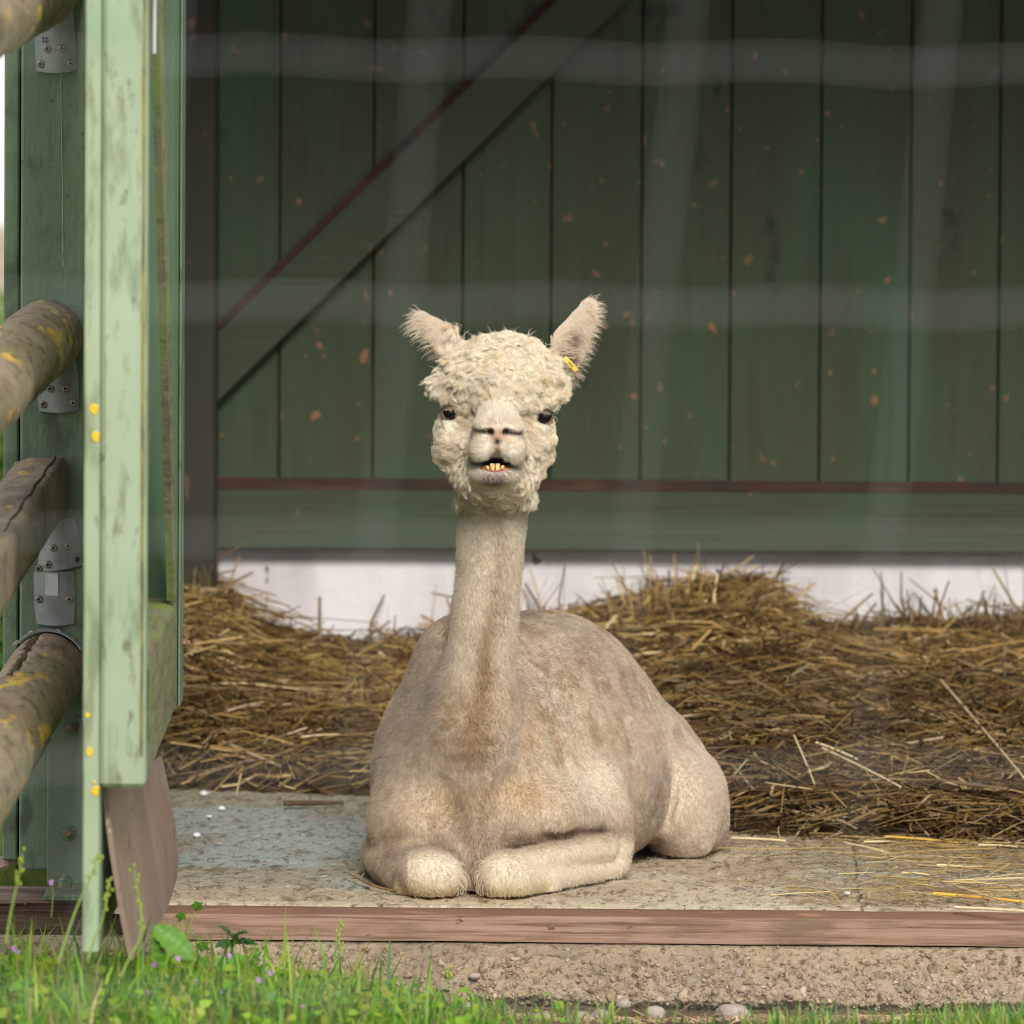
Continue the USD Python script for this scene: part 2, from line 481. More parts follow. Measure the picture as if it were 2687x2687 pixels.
    cn(P(1250, 1308, 0.21), P(1365, 1312, 0.21), 0.018, 0.020, 0.015)
    # muzzle
    cn(P(1306, 1075, 0.165), P(1306, 1128, 0.082), 0.037, 0.030, 0.02)
    e(P(1306, 1148, 0.105), (0.044, 0.062, 0.046), 0.015)
    e(P(1300, 1205, 0.14), (0.052, 0.066, 0.042), 0.03)
    e(P(1266, 1180, 0.072), (0.0235, 0.034, 0.0245), 0.012)
    e(P(1343, 1182, 0.072), (0.0235, 0.034, 0.0245), 0.012)
    e(P(1272, 1115, 0.074), (0.018, 0.026, 0.012), 0.016, rot_y(math.radians(-8)))
    e(P(1342, 1119, 0.072), (0.019, 0.026, 0.012), 0.014, rot_y(math.radians(12)))
    cn(P(1306, 1112, 0.062), P(1306, 1143, 0.050), 0.016, 0.0115, 0.008)
    e(P(1298, 1247, 0.094), (0.041, 0.046, 0.0185), 0.014)
    e(P(1298, 1262, 0.15), (0.058, 0.055, 0.035), 0.03)
    # eye sockets, mouth, nostrils
    e(P(1182, 1083, 0.172), (0.0145, 0.018, 0.0125), 0.008, None, True)
    e(P(1428, 1093, 0.173), (0.0145, 0.018, 0.0125), 0.008, None, True)
    e(P(1299, 1220, 0.062), (0.0265, 0.044, 0.0120), 0.005, None, True)
    ch([P(1305, 1166, 0.030), P(1303, 1190, 0.040), P(1301, 1214, 0.052)], [0.0050, 0.0105, 0.017], 0.004, True)
    ch([P(1236, 1215, 0.075), P(1268, 1219, 0.050), P(1299, 1214, 0.04), P(1332, 1222, 0.050), P(1364, 1230, 0.075)], [0.004, 0.0055, 0.006, 0.0055, 0.004], 0.004, True)
    ch([P(1249, 1131, 0.052), P(1268, 1133, 0.046), P(1286, 1134, 0.046), P(1289, 1134, 0.062)], [0.0032, 0.0052, 0.0066, 0.005], 0.003, True)
    ch([P(1325, 1134, 0.062), P(1328, 1134, 0.046), P(1346, 1137, 0.046), P(1364, 1140, 0.052)], [0.005, 0.0066, 0.0052, 0.0032], 0.003, True)
    cn(P(1305, 1153, 0.030), P(1305, 1172, 0.032), 0.0035, 0.003, 0.003, True)
    # hollows beside the muzzle
    ch([P(1236, 1090, 0.145), P(1228, 1140, 0.135)], [0.006, 0.006], 0.02, True)
    ch([P(1380, 1095, 0.145), P(1384, 1145, 0.135)], [0.006, 0.006], 0.02, True)
    # ---- ears: flattened leaves
    def ear(pts, radii, flat_axis, k):
        for (a, b, ra, rb) in zip(pts[:-1], pts[1:], radii[:-1], radii[1:]):
            n = max(2, int(np.linalg.norm(b - a) / 0.008))
            for t in np.linspace(0, 1, n, endpoint=False):
                r = ra + (rb - ra) * t
                e(a + (b - a) * t, (0.0085 + r * 0.10, r, r), k, flat_axis)
    def frame(n, along):
        n = np.asarray(n, float) / np.linalg.norm(n)
        z = np.asarray(along, float) - n * (np.asarray(along) @ n); z /= np.linalg.norm(z)
        return np.stack([n, np.cross(z, n), z], 1)
    L = [P(1215, 950, 0.27), P(1180, 905, 0.275), P(1140, 868, 0.28), P(1110, 842, 0.28), P(1098, 832, 0.28)]
    ear(L, [0.029, 0.0245, 0.0165, 0.010, 0.0055], frame((0.25, -0.9, 0.35), L[-1] - L[0]), 0.006)
    Rr = [P(1448, 985, 0.27), P(1478, 930, 0.275), P(1510, 878, 0.28), P(1536, 830, 0.28), P(1549, 792, 0.28)]
    nr = np.array((0.35, -0.92, -0.05))
    ear(Rr, [0.029, 0.0305, 0.0250, 0.0165, 0.0065], frame(nr, Rr[-1] - Rr[0]), 0.006)
    # the hollow of the ear that faces the viewer
    ch([P(1482, 985, 0.247), P(1488, 940, 0.250), P(1505, 905, 0.254), P(1528, 860, 0.260)], [0.013, 0.016, 0.012, 0.005], 0.006, True)
    e(P(1466, 1008, 0.25), (0.018, 0.022, 0.022), 0.008)
    # flat underside on the floor
    F.d = np.maximum(F.d, (np.float32(0.002) - F.ax[2])[None, None, :])
    return F
# ------------------------------------------------------------------ materials
wall_paint = material('wall_paint', (0.0400, 0.0620, 0.0290), [
    ('noise', (7, 7, 0.9), 4, 0.40, 0.62, (0.0400, 0.0455, 0.0200), 0.75),
    ('noise', (3.0, 3, 1.2), 3, 0.50, 0.68, (0.0380, 0.0800, 0.0390), 0.75),
    ('noise', (40, 40, 2.0), 3, 0.52, 0.75, (0.0260, 0.0347, 0.0192), 0.5),
    ('noise', (90, 90, 3.5), 4, 0.58, 0.70, (0.0527, 0.0713, 0.0465), 0.35),
    ('noise', (17, 17, 13), 2, 0.672, 0.725, (0.30, 0.125, 0.066), 0.75),
    ('noise', (34, 34, 26), 2, 0.69, 0.73, (0.26, 0.12, 0.07), 0.5),
    ('noise', (13, 13, 9), 3, 0.66, 0.75, (0.0124, 0.0149, 0.0093), 0.7)], rough=0.62, spec=0.3, bumps=[((55, 55, 2.5), 4, 0.002), ((9, 9, 5), 3, 0.003)])
rail_paint = material('rail_paint', (0.0409, 0.0570, 0.0279), [
    ('noise', (0.9, 7, 7), 4, 0.42, 0.64, (0.0384, 0.0446, 0.0217), 0.8),
    ('noise', (2.2, 6, 8), 3, 0.54, 0.70, (0.0347, 0.0744, 0.0397), 0.6),
    ('noise', (15, 15, 13), 2, 0.70, 0.75, (0.22, 0.10, 0.06), 0.7)], rough=0.62, spec=0.3, bumps=[((2.5, 55, 55), 4, 0.002)])
bare_edge = material('bare_edge', (0.0490, 0.0252, 0.0182), [('noise', (4, 8, 20), 4, 0.5, 0.7, (0.1190, 0.0665, 0.0385), 0.6), ('noise', (6, 6, 6), 3, 0.48, 0.66, (0.0210, 0.0238, 0.0168), 0.8)], rough=0.9)
corner_paint = material('corner_paint', (0.0341, 0.0372, 0.0248), [('noise', (5, 5, 1.0), 4, 0.4, 0.65, (0.0341, 0.0279, 0.0198), 0.8), ('noise', (18, 18, 12), 2, 0.69, 0.74, (0.22, 0.10, 0.07), 0.6), ('noise', (4, 4, 2), 2, 0.6, 0.75, (0.0310, 0.0620, 0.0434), 0.6)], rough=0.7, bumps=[((50, 50, 3), 4, 0.002)])
whitewash = material('whitewash', (0.72, 0.685, 0.685), [
    ('noise', (3.2, 2, 0.8), 4, 0.45, 0.68, (0.46, 0.415, 0.41), 0.85),
    ('noise', (9, 9, 1.5), 4, 0.56, 0.74, (0.62, 0.58, 0.57), 0.6),
    ('noise', (26, 26, 22), 2, 0.70, 0.75, (0.10, 0.085, 0.08), 0.8)], rough=0.9, spec=0.1, bumps=[((30, 30, 30), 4, 0.004)])
post_paint = material('post_paint', (0.112, 0.165, 0.102), [
    ('noise', (4.5, 4.5, 1.6), 4, 0.42, 0.66, (0.088, 0.128, 0.074), 0.8),
    ('noise', (60, 60, 3), 3, 0.5, 0.7, (0.125, 0.185, 0.118), 0.6),
    ('noise', (14, 14, 9), 5, 0.52, 0.64, (0.050, 0.066, 0.038), 0.8),
    ('noise', (3, 3, 1.5), 3, 0.52, 0.70, (0.125, 0.17, 0.115), 0.6),
    ('noise', (55, 55, 40), 2, 0.70, 0.76, (0.035, 0.04, 0.028), 0.8)], rough=0.45, spec=0.4, bumps=[((70, 70, 4), 3, 0.0012), ((45, 45, 30), 4, 0.0022)])
gate_paint = material('gate_paint', (0.255, 0.310, 0.208), [
    ('noise', (6, 6, 1.0), 4, 0.40, 0.66, (0.280, 0.350, 0.220), 0.8),
    ('noise', (30, 16, 7), 5, 0.52, 0.65, (0.125, 0.140, 0.075), 0.75),
    ('noise', (50, 30, 18), 3, 0.62, 0.72, (0.085, 0.075, 0.042), 0.7),
    ('noise', (2.0, 2, 2.2), 3, 0.50, 0.75, (0.165, 0.265, 0.165), 0.7)], rough=0.55, spec=0.35, bumps=[((60, 60, 3.0), 3, 0.0010), ((25, 25, 10), 4, 0.0015)])
gate_inner = material('gate_inner', (0.058, 0.105, 0.055), [  # darker green than gate_paint, for far stile and top rail
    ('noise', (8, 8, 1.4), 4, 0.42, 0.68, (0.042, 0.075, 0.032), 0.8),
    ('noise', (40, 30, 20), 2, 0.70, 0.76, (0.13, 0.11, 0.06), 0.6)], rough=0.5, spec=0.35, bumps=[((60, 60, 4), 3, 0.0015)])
mossy_wood = material('mossy_wood', (0.21, 0.19, 0.125), [
    ('noise', (45, 5, 45), 4, 0.42, 0.65, (0.10, 0.085, 0.055), 0.8),
    ('noise', (6, 5, 6), 4, 0.42, 0.66, (0.165, 0.255, 0.045), 0.75),
    ('noise', (50, 18, 45), 2, 0.69, 0.74, (0.46, 0.31, 0.16), 0.8)], rough=0.85, bumps=[((70, 6, 70), 4, 0.003)])
mossy_edge = material('mossy_edge', (0.17, 0.16, 0.060), [('noise', (30, 30, 7), 4, 0.42, 0.66, (0.24, 0.22, 0.065), 0.8), ('noise', (25, 25, 14), 4, 0.47, 0.6, (0.085, 0.09, 0.05), 0.85)], rough=0.9)
rail_wood = material('rail_wood', (0.235, 0.148, 0.098), [
    ('noise', (22, 4, 22), 5, 0.40, 0.66, (0.115, 0.078, 0.058), 0.85),
    ('noise', (9, 5, 9), 4, 0.48, 0.70, (0.30, 0.225, 0.165), 0.7),
    ('noise', (60, 9, 60), 3, 0.56, 0.72, (0.070, 0.050, 0.038), 0.7),
    ('noise', (16, 3.0, 16), 5, 0.625, 0.68, (0.55, 0.36, 0.035), 0.8),
    ('noise', (13, 2.5, 13), 4, 0.57, 0.70, (0.20, 0.19, 0.085), 0.5)], rough=0.85, bumps=[((55, 7, 55), 5, 0.005), ((22, 12, 22), 3, 0.006)])
lichen_wood = material('lichen_wood', (0.215, 0.158, 0.098), [
    ('noise', (20, 3.2, 20), 5, 0.42, 0.62, (0.285, 0.225, 0.155), 0.8),
    ('noise', (13, 2.2, 13), 4, 0.50, 0.68, (0.15, 0.145, 0.050), 0.75),
    ('noise', (17, 2.6, 17), 5, 0.59, 0.645, (0.58, 0.37, 0.03), 0.85),
    ('noise', (45, 12, 45), 4, 0.52, 0.66, (0.075, 0.055, 0.032), 0.8)], rough=0.9, bumps=[((50, 25, 50), 5, 0.005)])
beam_wood = material('beam_wood', (0.205, 0.145, 0.105), [
    ('noise', (30, 4, 14), 5, 0.42, 0.66, (0.085, 0.060, 0.042), 0.85),
    ('noise', (9, 5, 7), 4, 0.50, 0.70, (0.30, 0.245, 0.155), 0.7),
    ('noise', (7, 4, 9), 4, 0.55, 0.70, (0.17, 0.165, 0.055), 0.7),
    ('noise', (18, 2.4, 18), 4, 0.64, 0.70, (0.55, 0.38, 0.04), 0.8)], rough=0.88, bumps=[((60, 7, 60), 5, 0.004)])
crack_gap_dark = material('crack_gap_dark', (0.018, 0.013, 0.010), rough=1.0)
zinc = material('zinc', (0.23, 0.245, 0.25), [
    ('noise', (30, 30, 18), 5, 0.42, 0.66, (0.15, 0.155, 0.155), 0.8),
    ('noise', (12, 12, 9), 4, 0.52, 0.70, (0.31, 0.325, 0.335), 0.6),
    ('noise', (35, 35, 25), 3, 0.62, 0.72, (0.22, 0.16, 0.09), 0.7)], rough=0.5, spec=0.5, metallic=0.45, bumps=[((40, 40, 30), 3, 0.0010)])
screw_metal = material('screw_metal', (0.30, 0.26, 0.20), [('noise', (300, 300, 300), 2, 0.45, 0.6, (0.12, 0.09, 0.06), 0.8)], rough=0.45, metallic=0.6)
socket_dark = material('socket_dark', (0.03, 0.022, 0.018), rough=0.8)
rust = material('rust', (0.18, 0.085, 0.055), [('noise', (200, 200, 200), 3, 0.45, 0.65, (0.32, 0.16, 0.10), 0.7)], rough=0.85)
green_bolt = material('green_bolt', (0.075, 0.115, 0.070), [('noise', (150, 150, 150), 3, 0.52, 0.62, (0.20, 0.16, 0.10), 0.8)], rough=0.5, spec=0.4)
plate_paint = material('plate_paint', (0.115, 0.155, 0.110), [
    ('noise', (7, 7, 3), 4, 0.42, 0.68, (0.095, 0.13, 0.085), 0.8),
    ('noise', (14, 14, 9), 4, 0.56, 0.70, (0.12, 0.125, 0.08), 0.6),
    ('noise', (60, 60, 50), 2, 0.69, 0.74, (0.10, 0.06, 0.04), 0.9)], rough=0.45, spec=0.4, bumps=[((40, 40, 30), 3, 0.0010)])
steel = material('steel', (0.55, 0.56, 0.58), [('noise', (30, 30, 8), 3, 0.5, 0.7, (0.3, 0.3, 0.3), 0.6)], rough=0.35, metallic=0.8)
rubber = material('rubber', (0.225, 0.160, 0.118), [
    ('noise', (5, 5, 2.5), 4, 0.42, 0.68, (0.30, 0.225, 0.170), 0.8),
    ('noise', (45, 45, 30), 2, 0.66, 0.72, (0.07, 0.05, 0.035), 0.85),
    ('noise', (60, 60, 35), 2, 0.70, 0.74, (0.46, 0.33, 0.17), 0.8),
    ('noise', (4, 3, 7), 3, 0.58, 0.75, (0.15, 0.125, 0.10), 0.6)], rough=0.75, bumps=[((90, 90, 60), 3, 0.0012)])
floor_mat = material('floor_mat', (0.255, 0.245, 0.215), [
    ('noise', (45, 13, 30), 4, 0.50, 0.66, (0.50, 0.44, 0.33), 0.55),
    ('noise', (30, 11, 20), 5, 0.54, 0.66, (0.165, 0.120, 0.075), 0.7),
    ('noise', (75, 22, 40), 4, 0.57, 0.66, (0.085, 0.060, 0.040), 0.75),
    ('noise', (60, 16, 40), 3, 0.63, 0.70, (0.66, 0.64, 0.58), 0.7)], attr='tint', rough=0.85, spec=0.2, bumps=[((80, 28, 40), 4, 0.006), ((20, 9, 12), 3, 0.008)])
fascia_wood = material('fascia_wood', (0.265, 0.160, 0.108), [
    ('noise', (2.5, 30, 70), 5, 0.42, 0.66, (0.325, 0.215, 0.165), 0.85),
    ('noise', (4, 60, 160), 4, 0.50, 0.64, (0.115, 0.062, 0.045), 0.85),
    ('noise', (1.6, 8, 10), 3, 0.50, 0.72, (0.205, 0.125, 0.085), 0.7),
    ('noise', (6, 30, 22), 5, 0.52, 0.66, (0.135, 0.088, 0.056), 0.75),
    ('noise', (30, 30, 55), 3, 0.68, 0.74, (0.055, 0.032, 0.022), 0.85)], rough=0.85, spec=0.2, bumps=[((5, 90, 170), 4, 0.0025)])
fascia_edge = material('fascia_edge', (0.155, 0.082, 0.052), [('noise', (7, 30, 50), 4, 0.42, 0.66, (0.12, 0.062, 0.040), 0.8), ('noise', (9, 60, 90), 4, 0.56, 0.70, (0.29, 0.155, 0.08), 0.7)], rough=0.9, bumps=[((8, 90, 90), 4, 0.003)])
old_sill = material('old_sill', (0.165, 0.105, 0.075), [
    ('noise', (3, 30, 60), 5, 0.44, 0.62, (0.070, 0.038, 0.028), 0.85),
    ('noise', (4, 10, 30), 4, 0.52, 0.70, (0.33, 0.26, 0.205), 0.9, 'up'),
    ('noise', (8, 20, 40), 4, 0.58, 0.72, (0.20, 0.135, 0.10), 0.7)], rough=0.9, bumps=[((6, 60, 130), 5, 0.006)])
footing_mat = material('footing_mat', (0.290, 0.220, 0.145), [
    ('noise', (10, 10, 10), 4, 0.42, 0.64, (0.300, 0.232, 0.162), 0.8),
    ('cells', (95, 95, 95), 1, 0.62, 1.0, (0.34, 0.275, 0.205), 0.75),
    ('noise', (75, 75, 75), 4, 0.53, 0.63, (0.085, 0.058, 0.037), 0.85),
    ('noise', (6, 6, 9), 3, 0.55, 0.72, (0.19, 0.15, 0.115), 0.7)], rough=0.95, spec=0.1, bumps=[((140, 140, 140), 4, 0.004), ((45, 45, 45), 3, 0.006)])
stone_mat = material('stone_mat', (0.33, 0.275, 0.225), [('noise', (25, 25, 25), 5, 0.42, 0.65, (0.24, 0.195, 0.16), 0.8), ('noise', (70, 70, 70), 3, 0.55, 0.7, (0.42, 0.37, 0.32), 0.6)], rough=0.9, bumps=[((60, 60, 60), 4, 0.003)])
soil = material('soil', (0.135, 0.095, 0.062), [('noise', (14, 14, 14), 5, 0.42, 0.64, (0.075, 0.055, 0.035), 0.8), ('noise', (40, 40, 40), 3, 0.56, 0.68, (0.24, 0.175, 0.12), 0.7)], rough=1.0, spec=0.05, bumps=[((50, 50, 50), 5, 0.01)])
field_mat = material('field_mat', (0.115, 0.150, 0.030), [('noise', (0.9, 0.9, 0.9), 4, 0.4, 0.65, (0.16, 0.21, 0.035), 0.8), ('noise', (9, 9, 9), 4, 0.5, 0.7, (0.06, 0.10, 0.02), 0.7)], rough=1.0, spec=0.05, bumps=[((30, 30, 30), 4, 0.03)])
dark_timber = material('dark_timber', (0.075, 0.068, 0.052), [('noise', (20, 3, 20), 4, 0.42, 0.66, (0.04, 0.036, 0.028), 0.8)], rough=0.9)

# ------------------------------------------------------------------ ground
def ground_z(x, y):
    x, y = np.asarray(x, float), np.asarray(y, float)
    near = smooth01((-0.25 - y) / 1.1)
    left = smooth01((0.25 - x) / 0.8)
    z = -0.168 + near * (0.092 + 0.065 * left) + 0.05 * left * smooth01((0.10 - y) / 0.3) * smooth01((y + 1.2) / 0.9)
    z = z + 0.02 * (fbm(np.stack([x * 4, y * 4, 0 * x], -1), 3, 5) - 0.5) * smooth01((-0.1 - y) / 0.3)
    far = smooth01((np.hypot(x, y + 2) - 6) / 20)
    return z * (1 - far) - 0.12 * far


gx = np.unique(np.concatenate([np.linspace(-260, -12, 16), np.linspace(-12, -1.8, 22), np.linspace(-1.8, 2.2, 100), np.linspace(2.2, 12, 16), np.linspace(12, 260, 14)]))
gy = np.unique(np.concatenate([np.linspace(-60, -18, 8), np.linspace(-18, -3.2, 26), np.linspace(-3.2, 0.1, 90), np.linspace(0.1, 12, 20), np.linspace(12, 600, 18)]))
GX, GY = np.meshgrid(gx, gy, indexing='ij')
GZ = ground_z(GX, GY)
GZ = np.where((GX > -0.9) & (GX < 2.4) & (GY > 0.0) & (GY < 3.8), -0.25, GZ)
ground = part('ground', sheet(np.stack([GX, GY, GZ], -1)), field_mat, smooth=True)
tag(ground, kind='structure')
tx, ty = np.meshgrid(np.linspace(-1.4, 2.1, 180), np.linspace(-1.0, 0.12, 70), indexing='ij')
tz = ground_z(tx, ty) + 0.006 + 0.018 * (fbm(np.stack([tx * 22, ty * 22, 0 * tx], -1), 4, 9) - 0.35) * np.minimum(smooth01((ty + 1.0) / 0.25), 1)
tz = np.where((ty + 1.0 < 0.02) | (tx < -1.38) | (tx > 2.08), tz - 0.04, tz)
bare = part('bare_soil', sheet(np.stack([tx, ty, tz], -1)), soil, smooth=True)
tag(bare, kind='structure')

# ------------------------------------------------------------------ platform: floor, edge board, footing
floor = UsdGeom.Xform.Define(stage, '/World/floor').GetPrim(); tag(floor, kind='structure')
seam_a, seam_b = PZ(2262, 2385, 0.0), PZ(2236, 2195, 0.0)
sdir = (seam_b - seam_a) / (seam_b - seam_a)[1]
def seam_x(y):
    return seam_a[0] + sdir[0] * (y - seam_a[1])
for lo, hi in ((None, -0.0012), (0.0012, None)):
    ny, nx = 180, 220 if lo is None else 120
    ys = np.linspace(-0.045 + 0.0, 3.5, ny) if False else -0.035 + 3.5 * np.linspace(0, 1, ny) ** 1.6
    g = np.zeros((nx, ny, 3))
    for j, y in enumerate(ys):
        wob = 0.020 * (float(fbm(np.array([[0.3, y * 22, 2.0]]), 4, 3)[0]) - 0.5)
        a, b = (-0.62, seam_x(y) + hi + wob) if lo is None else (seam_x(y) + lo + wob, 2.3)
        g[:, j, 0], g[:, j, 1] = np.linspace(a, b, nx), y - 0.035 * np.linspace(a, b, nx)
    pz = g.copy(); pz[..., 0] *= 45; pz[..., 1] *= 18; pz[..., 2] = 0
    g[..., 2] = -0.004 + 0.007 * (fbm(pz, 3, 21) - 0.5) + (0.002 if lo is None else -0.001)
    tx_, ty_ = g[..., 0].ravel(), g[..., 1].ravel()
    q2 = np.stack([tx_ * 2.3, ty_ * 2.3, 0 * tx_], -1)
    blue = smooth01((0.30 - tx_) / 0.45) * smooth01((ty_ - 0.02) / 0.5) * 0.95 + 0.75 * smooth01((fbm(q2, 3, 23) - 0.55) / 0.12) * smooth01((ty_ - 0.10) / 0.2)
    blue = np.clip(blue, 0, 1)[:, None]
    brown = smooth01((fbm(q2 * 1.9 + 5, 4, 25) - 0.46) / 0.16)[:, None]
    tint = np.array([[0.500, 0.415, 0.285]]) * (1 - blue) + np.array([[0.370, 0.415, 0.385]]) * blue
    tint = tint * (1 - 0.6 * brown) + np.array([[0.330, 0.240, 0.145]]) * 0.6 * brown
    edge_w = smooth01((0.05 - ty_) / 0.05)[:, None] * 0.6
    tint = tint * (1 - edge_w) + np.array([[0.56, 0.47, 0.33]]) * edge_w
    sv_, sf_ = sheet(g, 0.018)
    part('floor_board', (sv_, sf_), floor_mat, floor, smooth=True, color=np.vstack([tint, tint]))

fa, fb = PZ(420, 2374, 0.0), PZ(2687, 2393, 0.0)
edge = thing('edge_board', 'reddish brown timber board with a knot along the front edge of the floor', 'board', ((fa + fb) / 2 * [1, 1, 0]))
ed = (fb - fa); ed[2] = 0; ed /= np.linalg.norm(ed); en = np.array([ed[1], -ed[0], 0.0])           # towards the viewer
def edge_pt(s, out, z):
    return fa + ed * s + en * out + np.array([0, 0, z])
S = np.concatenate([np.linspace(-0.005, 1.75, 240), [2.0, 2.4, 2.9]])
prof = [(0.0, -0.002), (0.006, 0.0), (0.016, -0.004), (0.024, -0.012), (0.027, -0.026), (0.0275, -0.042), (0.026, -0.056), (0.0, -0.058)]
gr = np.zeros((len(S), len(prof), 3))
for j, (o, z) in enumerate(prof):
    wob = 0.0025 * (fbm(np.stack([S * 9, 0 * S + j * 0.7, 0 * S], -1), 3, 31) - 0.5) + 0.003 * (fbm(np.stack([S * 2.2, 0 * S, 0 * S + 4], -1), 2, 33) - 0.5) * (j > 5)
    gr[:, j] = np.array([edge_pt(s, o + (0.0012 if 2 <= j <= 6 else 0) * 0, z) for s in S]) + en * wob[:, None] + np.array([0, 0, 1.0]) * wob[:, None]
part('board', sheet(gr[:, 3:], None, True), fascia_wood, edge, smooth=50)
part('worn_top_edge', sheet(gr[:, :4], None, True), fascia_edge, edge, smooth=50)
kc = P(1446, 2436, -0.09); kc = edge_pt((kc - fa) @ ed, 0.0285, kc[2])
ring = [np.array([math.cos(a), 0, math.sin(a)]) for a in np.linspace(0, 2 * math.pi, 17)]
part('knot', tube([kc + ed * r[0] * 0.0055 + np.array([0, 0, r[2] * 0.0085]) - en * 0.0012 for r in ring], 0.0010, 5, False), old_sill, edge, smooth=True)
part('knot_heart', hull([kc + ed * r[0] * 0.0052 + np.array([0, 0, r[2] * 0.0075]) - en * 0.001 * k for r in ring for k in (0.6, 3)]), old_sill, edge)

# rough cast footing under the board
fs = np.linspace(-0.35, 1.8, 620)
ft = np.linspace(0, 1, 96)
FS, FT = np.meshgrid(fs, ft, indexing='ij')
outp = np.interp(FT, [0, 0.06, 0.5, 0.74, 0.86, 1.0], [-0.004, 0.030, 0.085, 0.105, 0.070, 0.050])
zp = np.interp(FT, [0, 0.06, 0.5, 0.74, 0.86, 1.0], [-0.054, -0.062, -0.105, -0.146, -0.172, -0.215])
fp = fa[None, None] + ed * FS[..., None] + en * outp[..., None]; fp[..., 2] = zp
q = fp * 1.0
amp = smooth01(FT * 8)
rough_ = 0.050 * (fbm(q * 9, 3, 41) - 0.5) + 0.026 * (fbm(q * 38, 3, 43) - 0.5) + 0.012 * (fbm(q * 120, 2, 44) - 0.5)
pebble = np.clip(meshkit.noise(q * 75 + 50, 47) - 0.55, 0, 1) * 0.018
low = smooth01((FT - 0.6) / 0.2)
rough_ = rough_ + 0.016 * (np.round(fbm(q * 26, 3, 49) * 6) / 6 - 0.5)
fp = fp + (en * 0.8 + np.array([0, 0, 0.6]))[None, None] * ((rough_ * (0.55 + 0.75 * low) + pebble) * amp)[..., None]
ft_obj = part('footing', sheet(fp, None, True), footing_mat, smooth=True)
tag(ft_obj, 'rough crumbling earth and concrete footing below the reddish floor edge board', 'footing')

ico = trimesh.creation.icosphere(1, 1.0); iv, iff = np.array(ico.vertices), np.array(ico.faces)
rp = np.random.default_rng(55)
NPB = 5500
ti = rp.integers(0, 620, NPB); tj = np.clip((rp.beta(2.6, 1.1, NPB) * 95).astype(int), 6, 95)
pc = fp[ti, tj]
ps = rp.gamma(1.8, 0.0009, NPB) + 0.0009
pv = iv[None] * (1 + 0.42 * rp.normal(0, 1, (NPB, len(iv), 1)).clip(-1, 1)) * ps[:, None, None] * rp.uniform(0.7, 1.3, (NPB, 1, 3)) + pc[:, None]
pcol = np.array([[0.31, 0.235, 0.155]]) * rp.uniform(0.6, 1.2, (NPB, 1)) + np.where(rp.random((NPB, 1)) < 0.08, 0.09, 0.0)
pebble_mat = material('pebble_mat', (0.3, 0.25, 0.2), attr='tint', rough=0.95, spec=0.1)
part('crumbs', (pv.reshape(-1, 3), (iff[None] + np.arange(NPB)[:, None, None] * len(iv)).reshape(-1, 3)), pebble_mat, ft_obj, smooth=True, kind='stuff', color=np.repeat(pcol, len(iv), 0))

# stones lying along the foot of the footing
for i, (px, py, r) in enumerate([(1212, 2655, 37), (1068, 2640, 28), (1147, 2655, 18), (1431, 2671, 28), (1524, 2676, 32), (1576, 2666, 26), (1720, 2662, 28), (1636, 2636, 20), (1245, 2562, 14), (1922, 2660, 44)]):
    c = P(px, py, -0.44 if py > 2600 else -0.17)
    rng = np.random.default_rng(400 + i)
    s = trimesh.creation.icosphere(3, 1.0)
    v = np.array(s.vertices)
    v *= (0.75 + 0.5 * fbm(v * 1.3 + i * 7, 3, i))[:, None]
    rr = r / 23100 * 14.7
    v = v * np.array([rr * rng.uniform(0.95, 1.15), rr * rng.uniform(0.8, 1.1), rr * rng.uniform(0.62, 0.8)]) @ rot_z(rng.uniform(0, 6)).T + c
    where = ['broad pale stone left of centre', 'pale stone half hidden in the grass', 'small stone beside the broad pale one', 'dark rounded stone below the board knot', 'flat grey stone right of the dark rounded one', 'brownish stone behind the flat grey one', 'pale rounded stone with straw lying on it', 'grey stone tucked under the footing', 'small whitish stone set in the footing', 'large rounded brown stone in front of the grass tuft'][i]
    tag(part('stone', (v, s.faces), stone_mat, smooth=True), where + ', at the foot of the footing' if i != 8 else where, 'stone')

# ------------------------------------------------------------------ shelter: back wall, concrete base, corner post, unseen roof and side walls
YW = 3.42
wall = thing('back_wall', 'dark green board wall with diagonal brace across the back of the shelter', 'wall', (0.3, YW, 0.384))
edges = [P(px, 700, YW)[0] for px in (100, 330, 570, 734, 980, 1214, 1446, 1683, 1917, 2153, 2388, 2622, 2857, 3090, 3325)]
rw = np.random.default_rng(5)
for a, b in zip(edges[:-1], edges[1:]):
    o = rw.uniform(0, 0.004)
    part('plank', block((a + 0.0018, YW + o, 0.39), (b - 0.0018, YW + 0.024 + o, 3.14), 0.002), wall_paint, wall)
part('backing', block((edges[0], YW + 0.030, 0.40), (edges[-1], YW + 0.04, 3.14), 0.002), corner_paint, wall)
def chamfered_bar(p0, p1, up, h, d, ch, y0, mat_main, parent, name):
    """A bar from p0 to p1 (its lower front edge), h tall along up, d deep, with a bare chamfer ch along its upper front edge."""
    p0, p1, up = np.asarray(p0, float), np.asarray(p1, float), np.asarray(up, float)
    y = np.array([0, 1.0, 0])
    sec = [up * 0.003, y * 0.003, y * d, y * d + up * h, y * ch + up * h, up * (h - ch)]
    m = part(name, hull([e + s for e in (p0, p1) for s in sec]), mat_main, parent)
    g = np.array([[e + up * (h - ch) - y * 0.0015 + up * 0.001, e + up * (h + 0.0015) + y * (ch - 0.001)] for e in (p0, p1)])
    part('bare_edge', sheet(g, 0.001), bare_edge, m)
    return m
zb, zt = 0.384, P(1900, 1288, YW - 0.035)[2] + 0.02
chamfered_bar((edges[0], YW - 0.047, zb), (edges[-1], YW - 0.047, zb), (0, 0, 1), zt - zb, 0.045, 0.022, YW, rail_paint, wall, 'bottom_rail')
yb = YW - 0.046
